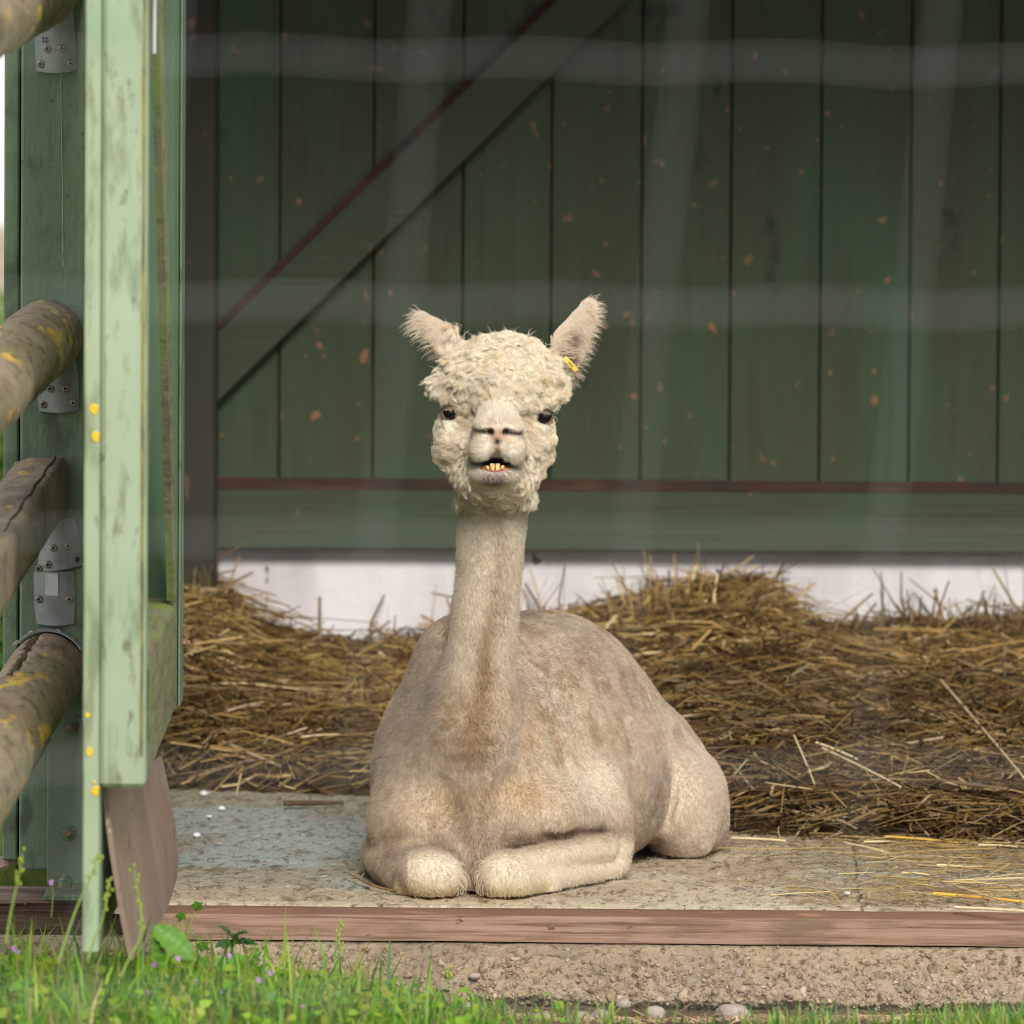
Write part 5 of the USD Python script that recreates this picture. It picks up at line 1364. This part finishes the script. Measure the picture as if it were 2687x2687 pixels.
def body_color(p):
    """Natural colour and ground-in dirt of the coat, with shade painted into breast and creases."""
    f1 = fbm(p * 9, 4, 201)[:, None]; f2 = fbm(p * [30, 30, 12], 4, 203)[:, None]; f3 = fbm(p * 70, 3, 205)[:, None]
    c = np.array([0.445, 0.345, 0.245]) * (1 - 0 * f1)
    def mixto(col, k):
        nonlocal c
        k = np.clip(np.asarray(k).reshape(-1, 1), 0, 1)
        c = c * (1 - k) + np.asarray(col) * k
    mixto((0.325, 0.262, 0.202), smooth01((f1 - 0.42) / 0.22) * 0.8)
    mixto((0.285, 0.190, 0.112), smooth01((f2 - 0.48) / 0.18) * 0.7)
    mixto((0.56, 0.465, 0.35), smooth01((f3 - 0.50) / 0.18) * 0.5)
    # dirt line down the neck, darker at its root
    nx = np.interp(p[:, 2], [P(1240, 1960, 0.22)[2], P(1258, 1760, 0.23)[2], P(1285, 1500, 0.22)[2]], [P(1235, 1960, 0.22)[0], P(1272, 1760, 0.23)[0], P(1310, 1500, 0.22)[0]])
    onneck = (p[:, 1] < 0.30) & (p[:, 2] > 0.19) & (p[:, 2] < 0.66)
    w = np.interp(p[:, 2], [0.2, 0.3, 0.42, 0.6], [0.050, 0.032, 0.020, 0.016])
    wav = 0.012 * (fbm(np.stack([p[:, 2] * 9, 0 * p[:, 0], 0 * p[:, 0]], -1), 3, 211) - 0.5)
    k = np.exp(-((p[:, 0] - nx - wav) / w) ** 2) * onneck * smooth01((p[:, 2] - 0.19) / 0.04) * (0.55 + 0.7 * f2[:, 0])
    k = k * np.interp(p[:, 2], [0.2, 0.26, 0.45, 0.62], [1.1, 1.2, 0.95, 0.5])
    mixto((0.24, 0.155, 0.085), k)
    mixto((0.60, 0.515, 0.405), np.clip((smooth01((p[:, 2] - 0.30) / 0.1) * onneck * (1 - k) * 0.6), 0, 1))
    # orange fold stains, painted breast shade, darker picture-left shoulder, pale shanks and haunch
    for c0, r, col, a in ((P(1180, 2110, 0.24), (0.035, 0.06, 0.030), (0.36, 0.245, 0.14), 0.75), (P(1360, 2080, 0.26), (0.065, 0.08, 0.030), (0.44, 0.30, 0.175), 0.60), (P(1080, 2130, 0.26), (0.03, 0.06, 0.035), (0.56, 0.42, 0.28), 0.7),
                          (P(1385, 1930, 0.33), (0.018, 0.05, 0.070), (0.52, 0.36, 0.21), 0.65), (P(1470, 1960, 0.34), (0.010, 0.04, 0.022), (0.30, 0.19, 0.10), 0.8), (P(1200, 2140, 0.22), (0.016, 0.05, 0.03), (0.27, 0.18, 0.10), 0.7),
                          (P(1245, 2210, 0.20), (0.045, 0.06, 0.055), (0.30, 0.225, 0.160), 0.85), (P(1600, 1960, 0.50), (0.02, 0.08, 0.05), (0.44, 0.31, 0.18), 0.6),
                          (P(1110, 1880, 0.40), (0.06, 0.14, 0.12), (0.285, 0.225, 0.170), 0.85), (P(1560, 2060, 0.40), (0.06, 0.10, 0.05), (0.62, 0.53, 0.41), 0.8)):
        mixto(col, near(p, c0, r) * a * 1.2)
    mixto((0.68, 0.58, 0.435), smooth01((0.088 - p[:, 2]) / 0.03) * (p[:, 1] < 0.46) * (p[:, 0] > -0.11) * 0.85)
    mixto((0.50, 0.385, 0.19), smooth01((0.030 - p[:, 2]) / 0.02) * (p[:, 1] < 0.16) * 0.6)
    for c0 in (P(1330, 2222, 0.15), P(1400, 2213, 0.21), P(1460, 2202, 0.26), P(1520, 2190, 0.31), P(1580, 2180, 0.36), P(1050, 2240, 0.2), P(1110, 2226, 0.165), P(1160, 2238, 0.17)):  # dirt line in the leg creases, with crease shade painted in
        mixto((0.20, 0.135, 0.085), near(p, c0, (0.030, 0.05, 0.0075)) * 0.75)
    for c0, r, a in ((P(1230, 2090, 0.21), (0.030, 0.06, 0.05), 0.65), (P(1250, 2180, 0.18), (0.022, 0.06, 0.05), 0.6), (P(1250, 2290, 0.17), (0.016, 0.06, 0.05), 0.8)):  # brown breast stains, darkened further as painted shade
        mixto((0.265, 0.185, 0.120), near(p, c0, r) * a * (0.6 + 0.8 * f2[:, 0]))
    hz_ = smooth01((p[:, 0] - 0.335) / 0.02) * smooth01((p[:, 1] - 0.62) / 0.1)
    mixto((0.60, 0.50, 0.385), hz_ * (0.75 - 0.4 * smooth01((f1[:, 0] - 0.5) / 0.1)))
    mixto((0.52, 0.40, 0.29), near(p, (0.385, 0.72, 0.16), (0.014, 0.2, 0.10)) * hz_ * 0.7)
    # head
    hd = smooth01((p[:, 2] - 0.655) / 0.02)
    woolc = np.array([0.80, 0.725, 0.605]) * (0.93 + 0.14 * f3) * (1 - 0.22 * smooth01((f1 - 0.5) / 0.2)) * np.array([1, 0.985, 0.95])
    c = c * (1 - hd[:, None]) + woolc * hd[:, None]
    mixto((0.68, 0.60, 0.49), hd * bare_face(p) * 0.6)
    mixto((0.58, 0.43, 0.27), hd * np.clip(sum(near(p, e + np.array([s * 0.022, -0.005, -0.012]), (0.012, 0.03, 0.018)) for e, s in zip(EYES, (1, -1))), 0, 1) * 0.75)
    # nose pad, nostrils, lips, mouth
    mixto((0.47, 0.285, 0.205), near(p, P(1307, 1138, 0.038), (0.0180, 0.03, 0.0150)) * 1.5)
    mixto((0.60, 0.50, 0.42), near(p, P(1307, 1115, 0.05), (0.016, 0.03, 0.008)) * 0.6)
    for q in ([P(1252, 1131, 0.045), P(1270, 1133, 0.045), P(1286, 1134, 0.05)], [P(1328, 1134, 0.05), P(1346, 1137, 0.045), P(1361, 1140, 0.045)]):
        for z in q:
            mixto((0.050, 0.030, 0.022), near(p, z, (0.0088, 0.03, 0.0042)) * 1.3)
    mixto((0.035, 0.032, 0.042), near(p, P(1305, 1160, 0.04), (0.0050, 0.03, 0.0058)) * 1.3)
    mixto((0.42, 0.19, 0.12), near(p, P(1304, 1182, 0.05), (0.0055, 0.03, 0.0100)) * 1.1)
    mixto((0.34, 0.30, 0.28), near(p, P(1285, 1198, 0.05), (0.012, 0.03, 0.012)) * 0.65 + near(p, P(1326, 1198, 0.05), (0.012, 0.03, 0.012)) * 0.65)
    mixto((0.46, 0.37, 0.28), near(p, P(1240, 1150, 0.10), (0.008, 0.05, 0.035)) * 0.6 + near(p, P(1373, 1152, 0.10), (0.008, 0.05, 0.035)) * 0.6)
    mixto((0.018, 0.010, 0.008), near(p, P(1300, 1216, 0.085), (0.030, 0.042, 0.0125)) * 1.5 * (p[:, 1] > 0.055))
    for px, py in ((1240, 1215), (1255, 1219), (1270, 1219), (1330, 1222), (1345, 1226), (1358, 1229)):
        mixto((0.06, 0.035, 0.028), near(p, P(px, py, 0.065), (0.008, 0.03, 0.0034)) * 1.0)
    mixto((0.12, 0.088, 0.082), near(p, P(1297, 1256, 0.052), (0.022, 0.04, 0.0100)) * 1.5)
    mixto((0.42, 0.335, 0.285), near(p, P(1297, 1248, 0.06), (0.034, 0.04, 0.008)) * 0.6)
    # rims of the eyes
    for e in EYES:
        mixto((0.045, 0.030, 0.024), near(p, e, (0.0150, 0.025, 0.0135)) * 1.5)
    # ears: warm skin in the hollow, its dark depth painted in
    mixto((0.70, 0.57, 0.45), hd * ears(p) * 0.7)
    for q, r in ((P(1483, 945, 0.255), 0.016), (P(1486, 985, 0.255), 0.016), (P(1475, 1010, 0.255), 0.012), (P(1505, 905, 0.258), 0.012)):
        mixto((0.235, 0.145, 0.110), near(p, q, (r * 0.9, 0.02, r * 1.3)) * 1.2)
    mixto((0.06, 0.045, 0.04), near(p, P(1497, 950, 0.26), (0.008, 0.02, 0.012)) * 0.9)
    return np.clip(c, 0.01, 0.9)


rel = 0.0042 * (fbm(av * 16, 3, 221) - 0.5) + 0.0026 * (fbm(av * 55, 3, 223) - 0.5)
lockr = 0.017 * (fbm(av * 32, 3, 225) - 0.45) + 0.006 * (fbm(av * 95, 2, 227) - 0.45)
wool = head * (1 - bare_face(av)) * (1 - np.clip(sum(near(av, e, 0.021) for e in EYES) * 1.6, 0, 1)) * (1 - ears(av))
soft = 1 - np.clip(sum(near(av, c, r) for c, r in MUZ) * 1.2, 0, 0.85)
ribs = 0.0030 * np.sin((av[:, 1] * 1.0 + av[:, 0] * 1.6) * 62) * near(av, (0.22, 0.62, 0.28), (0.16, 0.24, 0.14)) * fbm(av * 6, 2, 229)
folds = 0.0012 * np.sin(av[:, 2] * 260 + 5 * fbm(av * 8, 2, 231)) * near(av, P(1238, 1975, 0.22), (0.06, 0.05, 0.028))
av = av + an * ((rel + 0.0095 * wool) * soft * (1 - wool) + (lockr - 0.0095) * wool + ribs + folds)[:, None]
av[:, 2] = np.maximum(av[:, 2], 0.001)
atm = trimesh.Trimesh(av, af, process=False)
an = np.array(atm.vertex_normals)
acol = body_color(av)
coat = usdkit.material(stage, '/World/Looks/coat', {
    'g': ('geometry', {}), 'a': ('attribute', {'attribute': 'tint'}),
    'm': ('mapping', {'scale': (170, 170, 90)}), 'n': ('noise_texture', {'scale': 1.0, 'detail': 4.0, 'roughness': 0.6}),
    'b': ('bump', {'distance': 0.0030, 'strength': 0.9}),
    'r': ('map_range', {'from_min': 0.3, 'from_max': 0.7, 'to_min': 0.78, 'to_max': 1.12, 'clamp': True}), 'h': ('hsv', {}),
    'p': ('principled_bsdf', {'roughness': 0.95, 'specular_ior_level': 0.08, 'sheen_weight': 0.15, 'sheen_roughness': 0.5})},
    [('g.position', 'm.vector'), ('m.vector', 'n.vector'), ('n.fac', 'b.height'), ('n.fac', 'r.value'), ('r.result', 'h.value'), ('a.color', 'h.color'), ('h.color', 'p.base_color'), ('b.normal', 'p.normal')], surface='p.BSDF')
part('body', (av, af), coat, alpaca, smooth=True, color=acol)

fleece_mat = usdkit.material(stage, '/World/Looks/fleece', {
    'a': ('attribute', {'attribute': 'tint'}), 'p': ('principled_bsdf', {'roughness': 0.8, 'specular_ior_level': 0.12}), 'd': ('translucent_bsdf', {}), 'mc': ('mix_closure', {'fac': 0.15})},
    [('a.color', 'p.base_color'), ('a.color', 'd.color'), ('p.BSDF', 'mc.closure1'), ('d.BSDF', 'mc.closure2')], surface='mc.closure')


def strands(name, pts, widths, colors, label=None):
    """Hair: pts (n, k, 3), widths (k,) or (n, k), colors (n, 3) or (n, k, 3)."""
    n, k = pts.shape[:2]
    c = UsdGeom.BasisCurves.Define(stage, numbered(str(alpaca.GetPath()), name))
    c.CreateTypeAttr('linear')
    c.CreateCurveVertexCountsAttr(Vt.IntArray.FromNumpy(np.full(n, k, np.int32)))
    c.CreatePointsAttr(Vt.Vec3fArray.FromNumpy((pts.reshape(-1, 3) - np.array(ALP)).astype(np.float32)))
    c.CreateWidthsAttr(Vt.FloatArray.FromNumpy(np.broadcast_to(widths, (n, k)).astype(np.float32).ravel()))
    c.SetWidthsInterpolation('vertex')
    col = np.broadcast_to(colors if np.ndim(colors) == 3 else np.asarray(colors)[:, None], (n, k, 3)).reshape(-1, 3)
    UsdGeom.PrimvarsAPI(c).CreatePrimvar('tint', T.Color3fArray, 'vertex').Set(Vt.Vec3fArray.FromNumpy(np.ascontiguousarray(col, np.float32)))
    UsdShade.MaterialBindingAPI.Apply(c.GetPrim()).Bind(fleece_mat)
    tag(c, label, kind='stuff')
    return c.GetPrim()


rh = np.random.default_rng(12)
area = np.linalg.norm(np.cross(av[af[:, 1]] - av[af[:, 0]], av[af[:, 2]] - av[af[:, 0]]), axis=1) / 2


def roots(weight, n):
    """n random points on the coat, chosen by a weight per vertex."""
    w = area * weight[af].mean(1)
    f = rh.choice(len(af), n, p=w / w.sum())
    r1, r2 = np.sqrt(rh.random(n)), rh.random(n)
    b = np.stack([1 - r1, r1 * (1 - r2), r1 * r2], -1)[:, :, None]
    t = af[f]
    nn = (an[t] * b).sum(1)
    return (av[t] * b).sum(1), nn / np.linalg.norm(nn, axis=1, keepdims=True), (acol[t] * b).sum(1)


def unit(v):
    return v / (np.linalg.norm(v, axis=1, keepdims=True) + 1e-9)


def tangent(d, n):
    return unit(d - n * (d * n).sum(1, keepdims=True))


def vecnoise(p, s, seed):
    return np.stack([fbm(p * s + 31 * k, 2, seed + k) - 0.5 for k in range(3)], -1)


facing = np.clip(0.35 - an[:, 1], 0, 1) ** 0.5 * (av[:, 2] > 0.004)
eyes_off = 1 - np.clip(sum(near(av, e + np.array([0, 0, -0.004]), (0.024, 0.03, 0.022)) for e in EYES) * 2.6, 0, 1)
mouth_off = 1 - np.clip(near(av, P(1300, 1218, 0.07), (0.036, 0.06, 0.014)) * 2.2 + near(av, P(1305, 1178, 0.05), (0.008, 0.03, 0.016)) * 2, 0, 1)
nose_off = 1 - np.clip(near(av, P(1306, 1136, 0.04), (0.032, 0.03, 0.014)) * 2, 0, 1)
# short shorn coat
p, n, c = roots(facing * (1 - head), 95000)
d = tangent(np.array([0, 0.35, -1.0]) + 2.4 * vecnoise(p, 28, 301) + rh.normal(0, 0.22, p.shape), n)
L = rh.uniform(0.0030, 0.0062, (len(p), 1)) * (0.7 + 0.6 * fbm(p * 20, 2, 305)[:, None])
pts = np.stack([p - n * 0.001, p + n * L * 0.38 + d * L * 0.35, p + n * L * 0.55 + d * L * 0.95], 1)
cc = c * rh.uniform(0.80, 1.16, (len(p), 1))
strands('short_coat', pts, np.array([0.00062, 0.00052, 0.00022]), cc, 'short shorn coat of body, neck and legs')
# tufts: brisket and shins
wt = near(av, P(1255, 2300, 0.19), (0.026, 0.06, 0.030)) * 2 * (1 - head)
p, n, c = roots(wt * facing, 2600)
d = tangent(np.array([0, -0.2, -1.0]) + 1.5 * vecnoise(p, 60, 311) + rh.normal(0, 0.3, p.shape), n)
L = rh.uniform(0.010, 0.024, (len(p), 1))
pts = np.stack([p, p + n * L * 0.4 + d * L * 0.4, p + n * L * 0.5 + d * L * 0.8 + rh.normal(0, 0.0015, p.shape), p + n * L * 0.45 + d * L * 1.1 + rh.normal(0, 0.002, p.shape)], 1)
pts[..., 2] = np.maximum(pts[..., 2], 0.004)
strands('brisket_tuft', pts, np.array([0.0009, 0.0008, 0.0006, 0.0003]), c * rh.uniform(0.85, 1.25, (len(p), 1)), 'ruffled tuft of wool between the knees')
# fine hair of muzzle, lips and chin
bf = bare_face(av)
p, n, c = roots(facing * head * np.clip(bf * 1.4, 0, 1) * eyes_off * mouth_off * nose_off, 15000)
cen = P(1306, 1160, 0.02)
d = tangent((p - cen) * [1, 0.3, 1] * 14 + np.array([0, 0.5, 0]) + 1.0 * vecnoise(p, 60, 321) + rh.normal(0, 0.15, p.shape), n)
L = rh.uniform(0.0045, 0.0095, (len(p), 1))
pts = np.stack([p - n * 0.0008, p + n * L * 0.28 + d * L * 0.4, p + n * L * 0.38 + d * L * 1.0], 1)
strands('muzzle_hair', pts, np.array([0.00065, 0.0005, 0.0002]), c * rh.uniform(0.85, 1.2, (len(p), 1)), 'fine short hair of muzzle and lips')


def locks(weight, n_lock, per, length, spread, curl, lift, seed, flow):
    """Wool in curling locks: a guide for each lock and strands that gather towards its tip."""
    p, n, c = roots(weight, n_lock)
    K = 8
    t = np.linspace(0, 1, K)
    L = rh.uniform(*length, (n_lock, 1))
    d = tangent(flow(p) + 1.8 * vecnoise(p, 34, seed) + rh.normal(0, 0.45, p.shape), n)
    s = np.cross(n, d)
    ph = rh.uniform(0, 2 * math.pi, (n_lock, 1)); tw = rh.uniform(3.0, 7.5, (n_lock, 1)) * np.where(rh.random((n_lock, 1)) < 0.5, -1, 1)
    guide = np.zeros((n_lock, K, 3)); frame_s = np.zeros((n_lock, K, 3)); frame_n = np.zeros((n_lock, K, 3))
    for k in range(K):
        h = L * lift * np.sin(math.pi * (0.12 + 0.62 * t[k]))
        r = curl * L * t[k] ** 0.7
        guide[:, k] = p + n * (h + r * 0.55 * np.cos(ph + tw * t[k])) + d * L * (0.80 * t[k]) + s * (r * np.sin(ph + tw * t[k]))
    out = np.zeros((n_lock, per, K, 3)); rad = rh.uniform(0.7, 1.2, (n_lock, 1)) * spread
    off = rh.normal(0, 1, (n_lock, per, 2))
    for k in range(K):
        q = np.interp(t[k], [0, 0.4, 1], [1.0, 0.95, 0.60])
        out[:, :, k] = guide[:, None, k] + (d[:, None] * off[..., :1] + s[:, None] * off[..., 1:]) * (rad * q)[:, None] * 0.75 + n[:, None] * (off[..., :1] * off[..., 1:]) * (rad * q)[:, None] * 0.25
    ph2 = rh.uniform(0, 2 * math.pi, (n_lock, per, 1)); fq = rh.uniform(6, 12, (n_lock, per, 1)); am = rh.uniform(0.0004, 0.0016, (n_lock, per, 1))
    for k in range(K):
        out[:, :, k] += (s[:, None] * np.sin(ph2 + fq * t[k]) + n[:, None] * np.cos(ph2 * 1.7 + fq * t[k]) * 0.8) * am * (0.3 + t[k])
    out += rh.normal(0, 0.0003, out.shape)
    tone = rh.uniform(0.92, 1.08, (n_lock, 1, 1, 1)) * rh.uniform(0.92, 1.08, (n_lock, per, 1, 1))
    shade = np.interp(t, [0, 0.5, 1], [0.90, 1.0, 1.08])[None, None, :, None]
    col = c[:, None, None] * tone * shade
    yel = (rh.random((n_lock, 1, 1, 1)) < 0.14)
    col = np.where(yel, col * np.array([0.96, 0.88, 0.72]), col)
    return out.reshape(-1, K, 3), np.clip(col, 0, 0.92).reshape(-1, K, 3)


wd8 = np.array([0.0006, 0.0006, 0.00058, 0.00055, 0.0005, 0.00045, 0.00035, 0.0002])
wool_w = head * (1 - np.clip(bf * 1.5, 0, 1)) * eyes_off * (1 - ears(av)) * facing
zt_h, zm_h = P(1300, 1060, 0.2)[2], P(1300, 1150, 0.2)[2]
topw = wool_w * smooth01((av[:, 2] - zt_h + 0.012) / 0.02)
pts, col = locks(topw, 1900, 32, (0.013, 0.027), 0.0052, 0.24, 0.30, 401, lambda p: (p - P(1325, 960, 0.20)) * [9, 4, 9] + np.array([0, -0.3, -0.5]))
strands('topknot', pts, wd8, col, 'curly cream topknot wool on the head')
cheekw = wool_w * (1 - smooth01((av[:, 2] - zt_h + 0.012) / 0.02))
pts, col = locks(cheekw, 1500, 26, (0.012, 0.025), 0.0050, 0.20, 0.22, 421, lambda p: (p - P(1303, 1130, 0.10)) * [8, 3, 8] + np.array([0, 0.4, -0.35]))
strands('cheek_wool', pts, wd8 * 0.9, col, 'wavy cream wool of cheeks and jaw')
# fringe over the eyes
fr = np.clip(near(av, P(1160, 1048, 0.19), (0.022, 0.04, 0.008)) + near(av, P(1200, 1050, 0.18), (0.020, 0.04, 0.007)) + near(av, P(1450, 1056, 0.19), (0.024, 0.04, 0.008)) + near(av, P(1408, 1056, 0.18), (0.022, 0.04, 0.007)), 0, 1) * head * facing
pts, col = locks(fr, 110, 20, (0.010, 0.017), 0.0036, 0.12, 0.40, 441, lambda p: np.array([0, -0.35, -0.7]) + (p - HC) * [7, 0, 0])
strands('eye_fringe', pts, wd8 * 0.8, col, 'wool fringe hanging over the eyes')
# straggling long hairs
p, n, c = roots(np.clip(wool_w, 0, 1) * (np.abs(an[:, 0]) + np.clip(an[:, 2], 0, 1)) * smooth01((av[:, 2] - P(1300, 1000, 0.2)[2]) / 0.03), 110)
L = rh.uniform(0.015, 0.032, (len(p), 1)); d = tangent(rh.normal(0, 1, p.shape), n)
pts = np.stack([p, p + n * L * 0.4 + d * L * 0.15, p + n * L * 0.75 + d * L * 0.4, p + n * L * 1.0 + d * L * 0.7], 1)
strands('stray_hair', pts, np.array([0.0006, 0.0005, 0.0004, 0.0002]), np.minimum(c * 1.05, 0.9), 'single hairs standing off the head wool')
# ears: short down and long fringe at tips and edges
ew = ears(av) * head
hollow = np.clip(sum(near(av, P(*q, 0.255), (0.012, 0.02, 0.018)) for q in ((1483, 945), (1486, 985), (1500, 910), (1478, 1008))) * 1.3, 0, 1)
p, n, c = roots(ew * np.clip(0.6 - an[:, 1], 0, 1) * (1 - 0.9 * hollow), 8000)
left = p[:, :1] < 1305 * 0 + HC[0]
axis_l, axis_r = unit((P(1098, 832, 0.28) - P(1215, 950, 0.27))[None])[0], unit((P(1549, 792, 0.28) - P(1448, 985, 0.27))[None])[0]
dirv = np.where(left, axis_l[None], axis_r[None])
d = tangent(dirv + 0.9 * vecnoise(p, 50, 451) + rh.normal(0, 0.2, p.shape), n)
L = rh.uniform(0.005, 0.012, (len(p), 1))
pts = np.stack([p - n * 0.001, p + n * L * 0.3 + d * L * 0.45, p + n * L * 0.4 + d * L], 1)
strands('ear_down', pts, np.array([0.0007, 0.0006, 0.00025]), c * rh.uniform(0.88, 1.15, (len(p), 1)), 'short down on the ears')
tipw = ew * (np.clip(near(av, P(1100, 838, 0.28), (0.014, 0.03, 0.014)) * 2.0 + near(av, P(1112, 870, 0.28), (0.012, 0.03, 0.020)) * 0.7 + near(av, P(1135, 930, 0.28), (0.010, 0.03, 0.04)) * 0.5
                     + near(av, P(1558, 830, 0.28), (0.014, 0.03, 0.045)) * 1.0 + near(av, P(1550, 790, 0.28), (0.012, 0.03, 0.012)) + near(av, P(1530, 910, 0.28), (0.012, 0.03, 0.05)) * 0.8 + near(av, P(1495, 985, 0.28), (0.014, 0.03, 0.03)) * 0.9, 0, 1))
p, n, c = roots(tipw, 900)
left = (p[:, :1] < HC[0])
dirv = np.where(left, np.array([[-1.0, -0.1, -0.05]]), np.array([[0.85, -0.15, 0.10]]))
d = unit(dirv + 0.55 * n + rh.normal(0, 0.38, p.shape))
L = rh.uniform(0.008, 0.030, (len(p), 1)) * np.where(left, 1.1, 0.85)
sag = np.array([0, 0, -1.0])
pts = np.stack([p, p + d * L * 0.4, p + d * L * 0.75 + sag * L * 0.06, p + d * L + sag * L * 0.18 + rh.normal(0, 0.001, p.shape)], 1)
strands('ear_fringe', pts, np.array([0.0007, 0.00055, 0.0004, 0.0002]), c * rh.uniform(0.9, 1.2, (len(p), 1)), 'long thin hairs fringing the ears')
# hair across the ear hollow
p, n, c = roots(ew * near(av, P(1475, 940, 0.26), (0.014, 0.03, 0.05)) * (av[:, 0] > HC[0]), 420)
d = unit(np.array([[0.9, -0.35, 0.12]]) + rh.normal(0, 0.2, p.shape)); L = rh.uniform(0.010, 0.020, (len(p), 1))
pts = np.stack([p, p + d * L * 0.5 + n * 0.002, p + d * L], 1)
strands('ear_hollow_hair', pts, np.array([0.0006, 0.0005, 0.0002]), np.tile([[0.70, 0.60, 0.48]], (len(p), 1)) * rh.uniform(0.7, 1.2, (len(p), 1)), 'pale hairs crossing the hollow of the ear')

# eyes
eye_m = material('eye', (0.004, 0.0032, 0.0032), rough=0.03, spec=0.35)
lid_m = material('eyelid', (0.020, 0.015, 0.013), rough=0.7)
rim_m = material('eyelid_skin', (0.19, 0.135, 0.092), rough=0.85)
for e, s in zip(EYES, (-1, 1)):
    sp = trimesh.creation.uv_sphere(1.0, count=[24, 48])
    v = np.array(sp.vertices) * [0.0145, 0.0140, 0.0138] + e + [0, 0.0080, -0.0005]
    ey = part('eye', (v, sp.faces), eye_m, alpaca, smooth=True)
    for zlim, k, nm in ((0.30, 1.07, 'upper_lid'), (-0.80, 1.05, 'lower_lid')):
        q = np.array(sp.vertices); cz = q[np.array(sp.faces)].mean(1)
        lim = zlim - 0.16 * s * cz[:, 0]
        fm = (cz[:, 2] > lim) if zlim > 0 else (cz[:, 2] < lim)
        lv = q * np.array([0.0145, 0.0140, 0.0138]) * k + e + [0, 0.0080, -0.0005]
        fq = np.array(sp.faces)[fm]; us_, iv_ = np.unique(fq, return_inverse=True)
        part(nm, (lv[us_], iv_.reshape(-1, 3)), rim_m, ey, smooth=True)
    # lashes of the upper lid
    lash = []
    for a in np.linspace(math.radians(25), math.radians(155), 16):
        q = e + np.array([0.0158 * math.cos(a), -0.004, 0.0148 * math.sin(a) - 0.001])
        lash.append(tube([q, q + [0.004 * math.cos(a), -0.007, -0.001], q + [0.007 * math.cos(a), -0.012, -0.005]], [0.0006, 0.0005, 0.0002], 4))
    part('eyelash', join(lash), lid_m, ey)
    ringp = [e + np.array([0.0146 * math.cos(a), 0.0005 - 0.0030 * math.sin(a), 0.0132 * math.sin(a) - 0.0012 * (math.sin(a) > 0)]) for a in np.linspace(0, 2 * math.pi, 33)]
    part('eyelid', tube(ringp, 0.0019, 8, False), rim_m, ey, smooth=True)
# lower teeth and gum
tooth_m = material('tooth', (0.58, 0.40, 0.14), [('noise', (120, 120, 60), 3, 0.42, 0.62, (0.66, 0.53, 0.28), 0.8), ('noise', (200, 200, 160), 3, 0.60, 0.70, (0.30, 0.16, 0.05), 0.7)], rough=0.25, spec=0.5)
gum_m = material('gum', (0.46, 0.125, 0.050), [('noise', (120, 120, 120), 3, 0.45, 0.65, (0.36, 0.09, 0.045), 0.8)], rough=0.3, spec=0.5)
yt = 0.062
gum = hull([P(px, py, y) for px, py in ((1252, 1228), (1268, 1220), (1300, 1222), (1332, 1222), (1346, 1230), (1330, 1246), (1298, 1251), (1268, 1246)) for y in (yt + 0.001, yt + 0.022)])
gum = trimesh.Trimesh(*trimesh.remesh.subdivide_loop(gum.vertices, gum.faces, 2), process=False)
part('gum', gum, gum_m, alpaca, smooth=True)
for (x0_, x1_, ytop, ybot, lean) in ((1284.5, 1298.5, 1216, 1236, 2), (1299.5, 1313, 1216, 1235.5, -2), (1273, 1283, 1222, 1232, 3), (1315, 1325, 1221, 1231, -3)):
    xc = (x0_ + x1_) / 2; hw = (x1_ - x0_) / 2
    o = [(-1, 0.12), (-0.85, 0.02), (0, 0), (0.85, 0.02), (1, 0.12), (0.9, 0.5), (0.45, 0.95), (-0.2, 1.0), (-0.8, 0.55)]
    pts = []
    for a, b in o:
        px, py = xc + a * hw + lean * b, ytop + (ybot - ytop) * b
        pts += [P(px, py, yt - 0.001 + 0.0008 * abs(a)), P(xc + (px - xc) * 0.8, py, yt - 0.0035), P(px, py, yt + 0.004)]
    part('tooth', hull(pts), tooth_m, alpaca, smooth=50)
# ear tag: a bent yellow strip with a dark mark, through the ear
ta, tb = P(1481, 938, 0.232), P(1512, 971, 0.229)
d = (tb - ta) / np.linalg.norm(tb - ta); w = np.cross(d, [0, 1.0, 0]); w /= np.linalg.norm(w)
g = np.array([[ta + (tb - ta) * t + w * k * 0.0040 + np.array([0, -0.004 * math.sin(math.pi * t), 0]) for k in (-1, -0.6, 0.6, 1)] for t in np.linspace(0, 1, 12)])
tag_m = material('tag_yellow', (0.80, 0.50, 0.055), rough=0.4, spec=0.4)
tg = part('ear_tag', sheet(g, 0.002), tag_m, alpaca, smooth=40)
part('tag_pin', tube([tb - d * 0.001 + [0, 0.001, 0], tb + d * 0.001 + [0, 0.016, 0.001]], 0.0028, 8), tag_m, tg)
tm = meshkit.text_mesh('0V1', 0.0042, 0.0006, bold=True)
v = np.array(tm.vertices); v[:, 0] -= v[:, 0].mean(); v[:, 1] -= v[:, 1].mean()
nrm_t = np.cross(d, w); nrm_t = nrm_t if nrm_t[1] < 0 else -nrm_t
wt_ = w if w[2] > 0 else -w
mid = (ta + tb) / 2 + np.array([0, -0.0047, 0])
part('tag_mark', (mid + v[:, :1] * d + v[:, 1:2] * wt_ + v[:, 2:] * nrm_t, np.array(tm.faces)), socket_dark, tg)
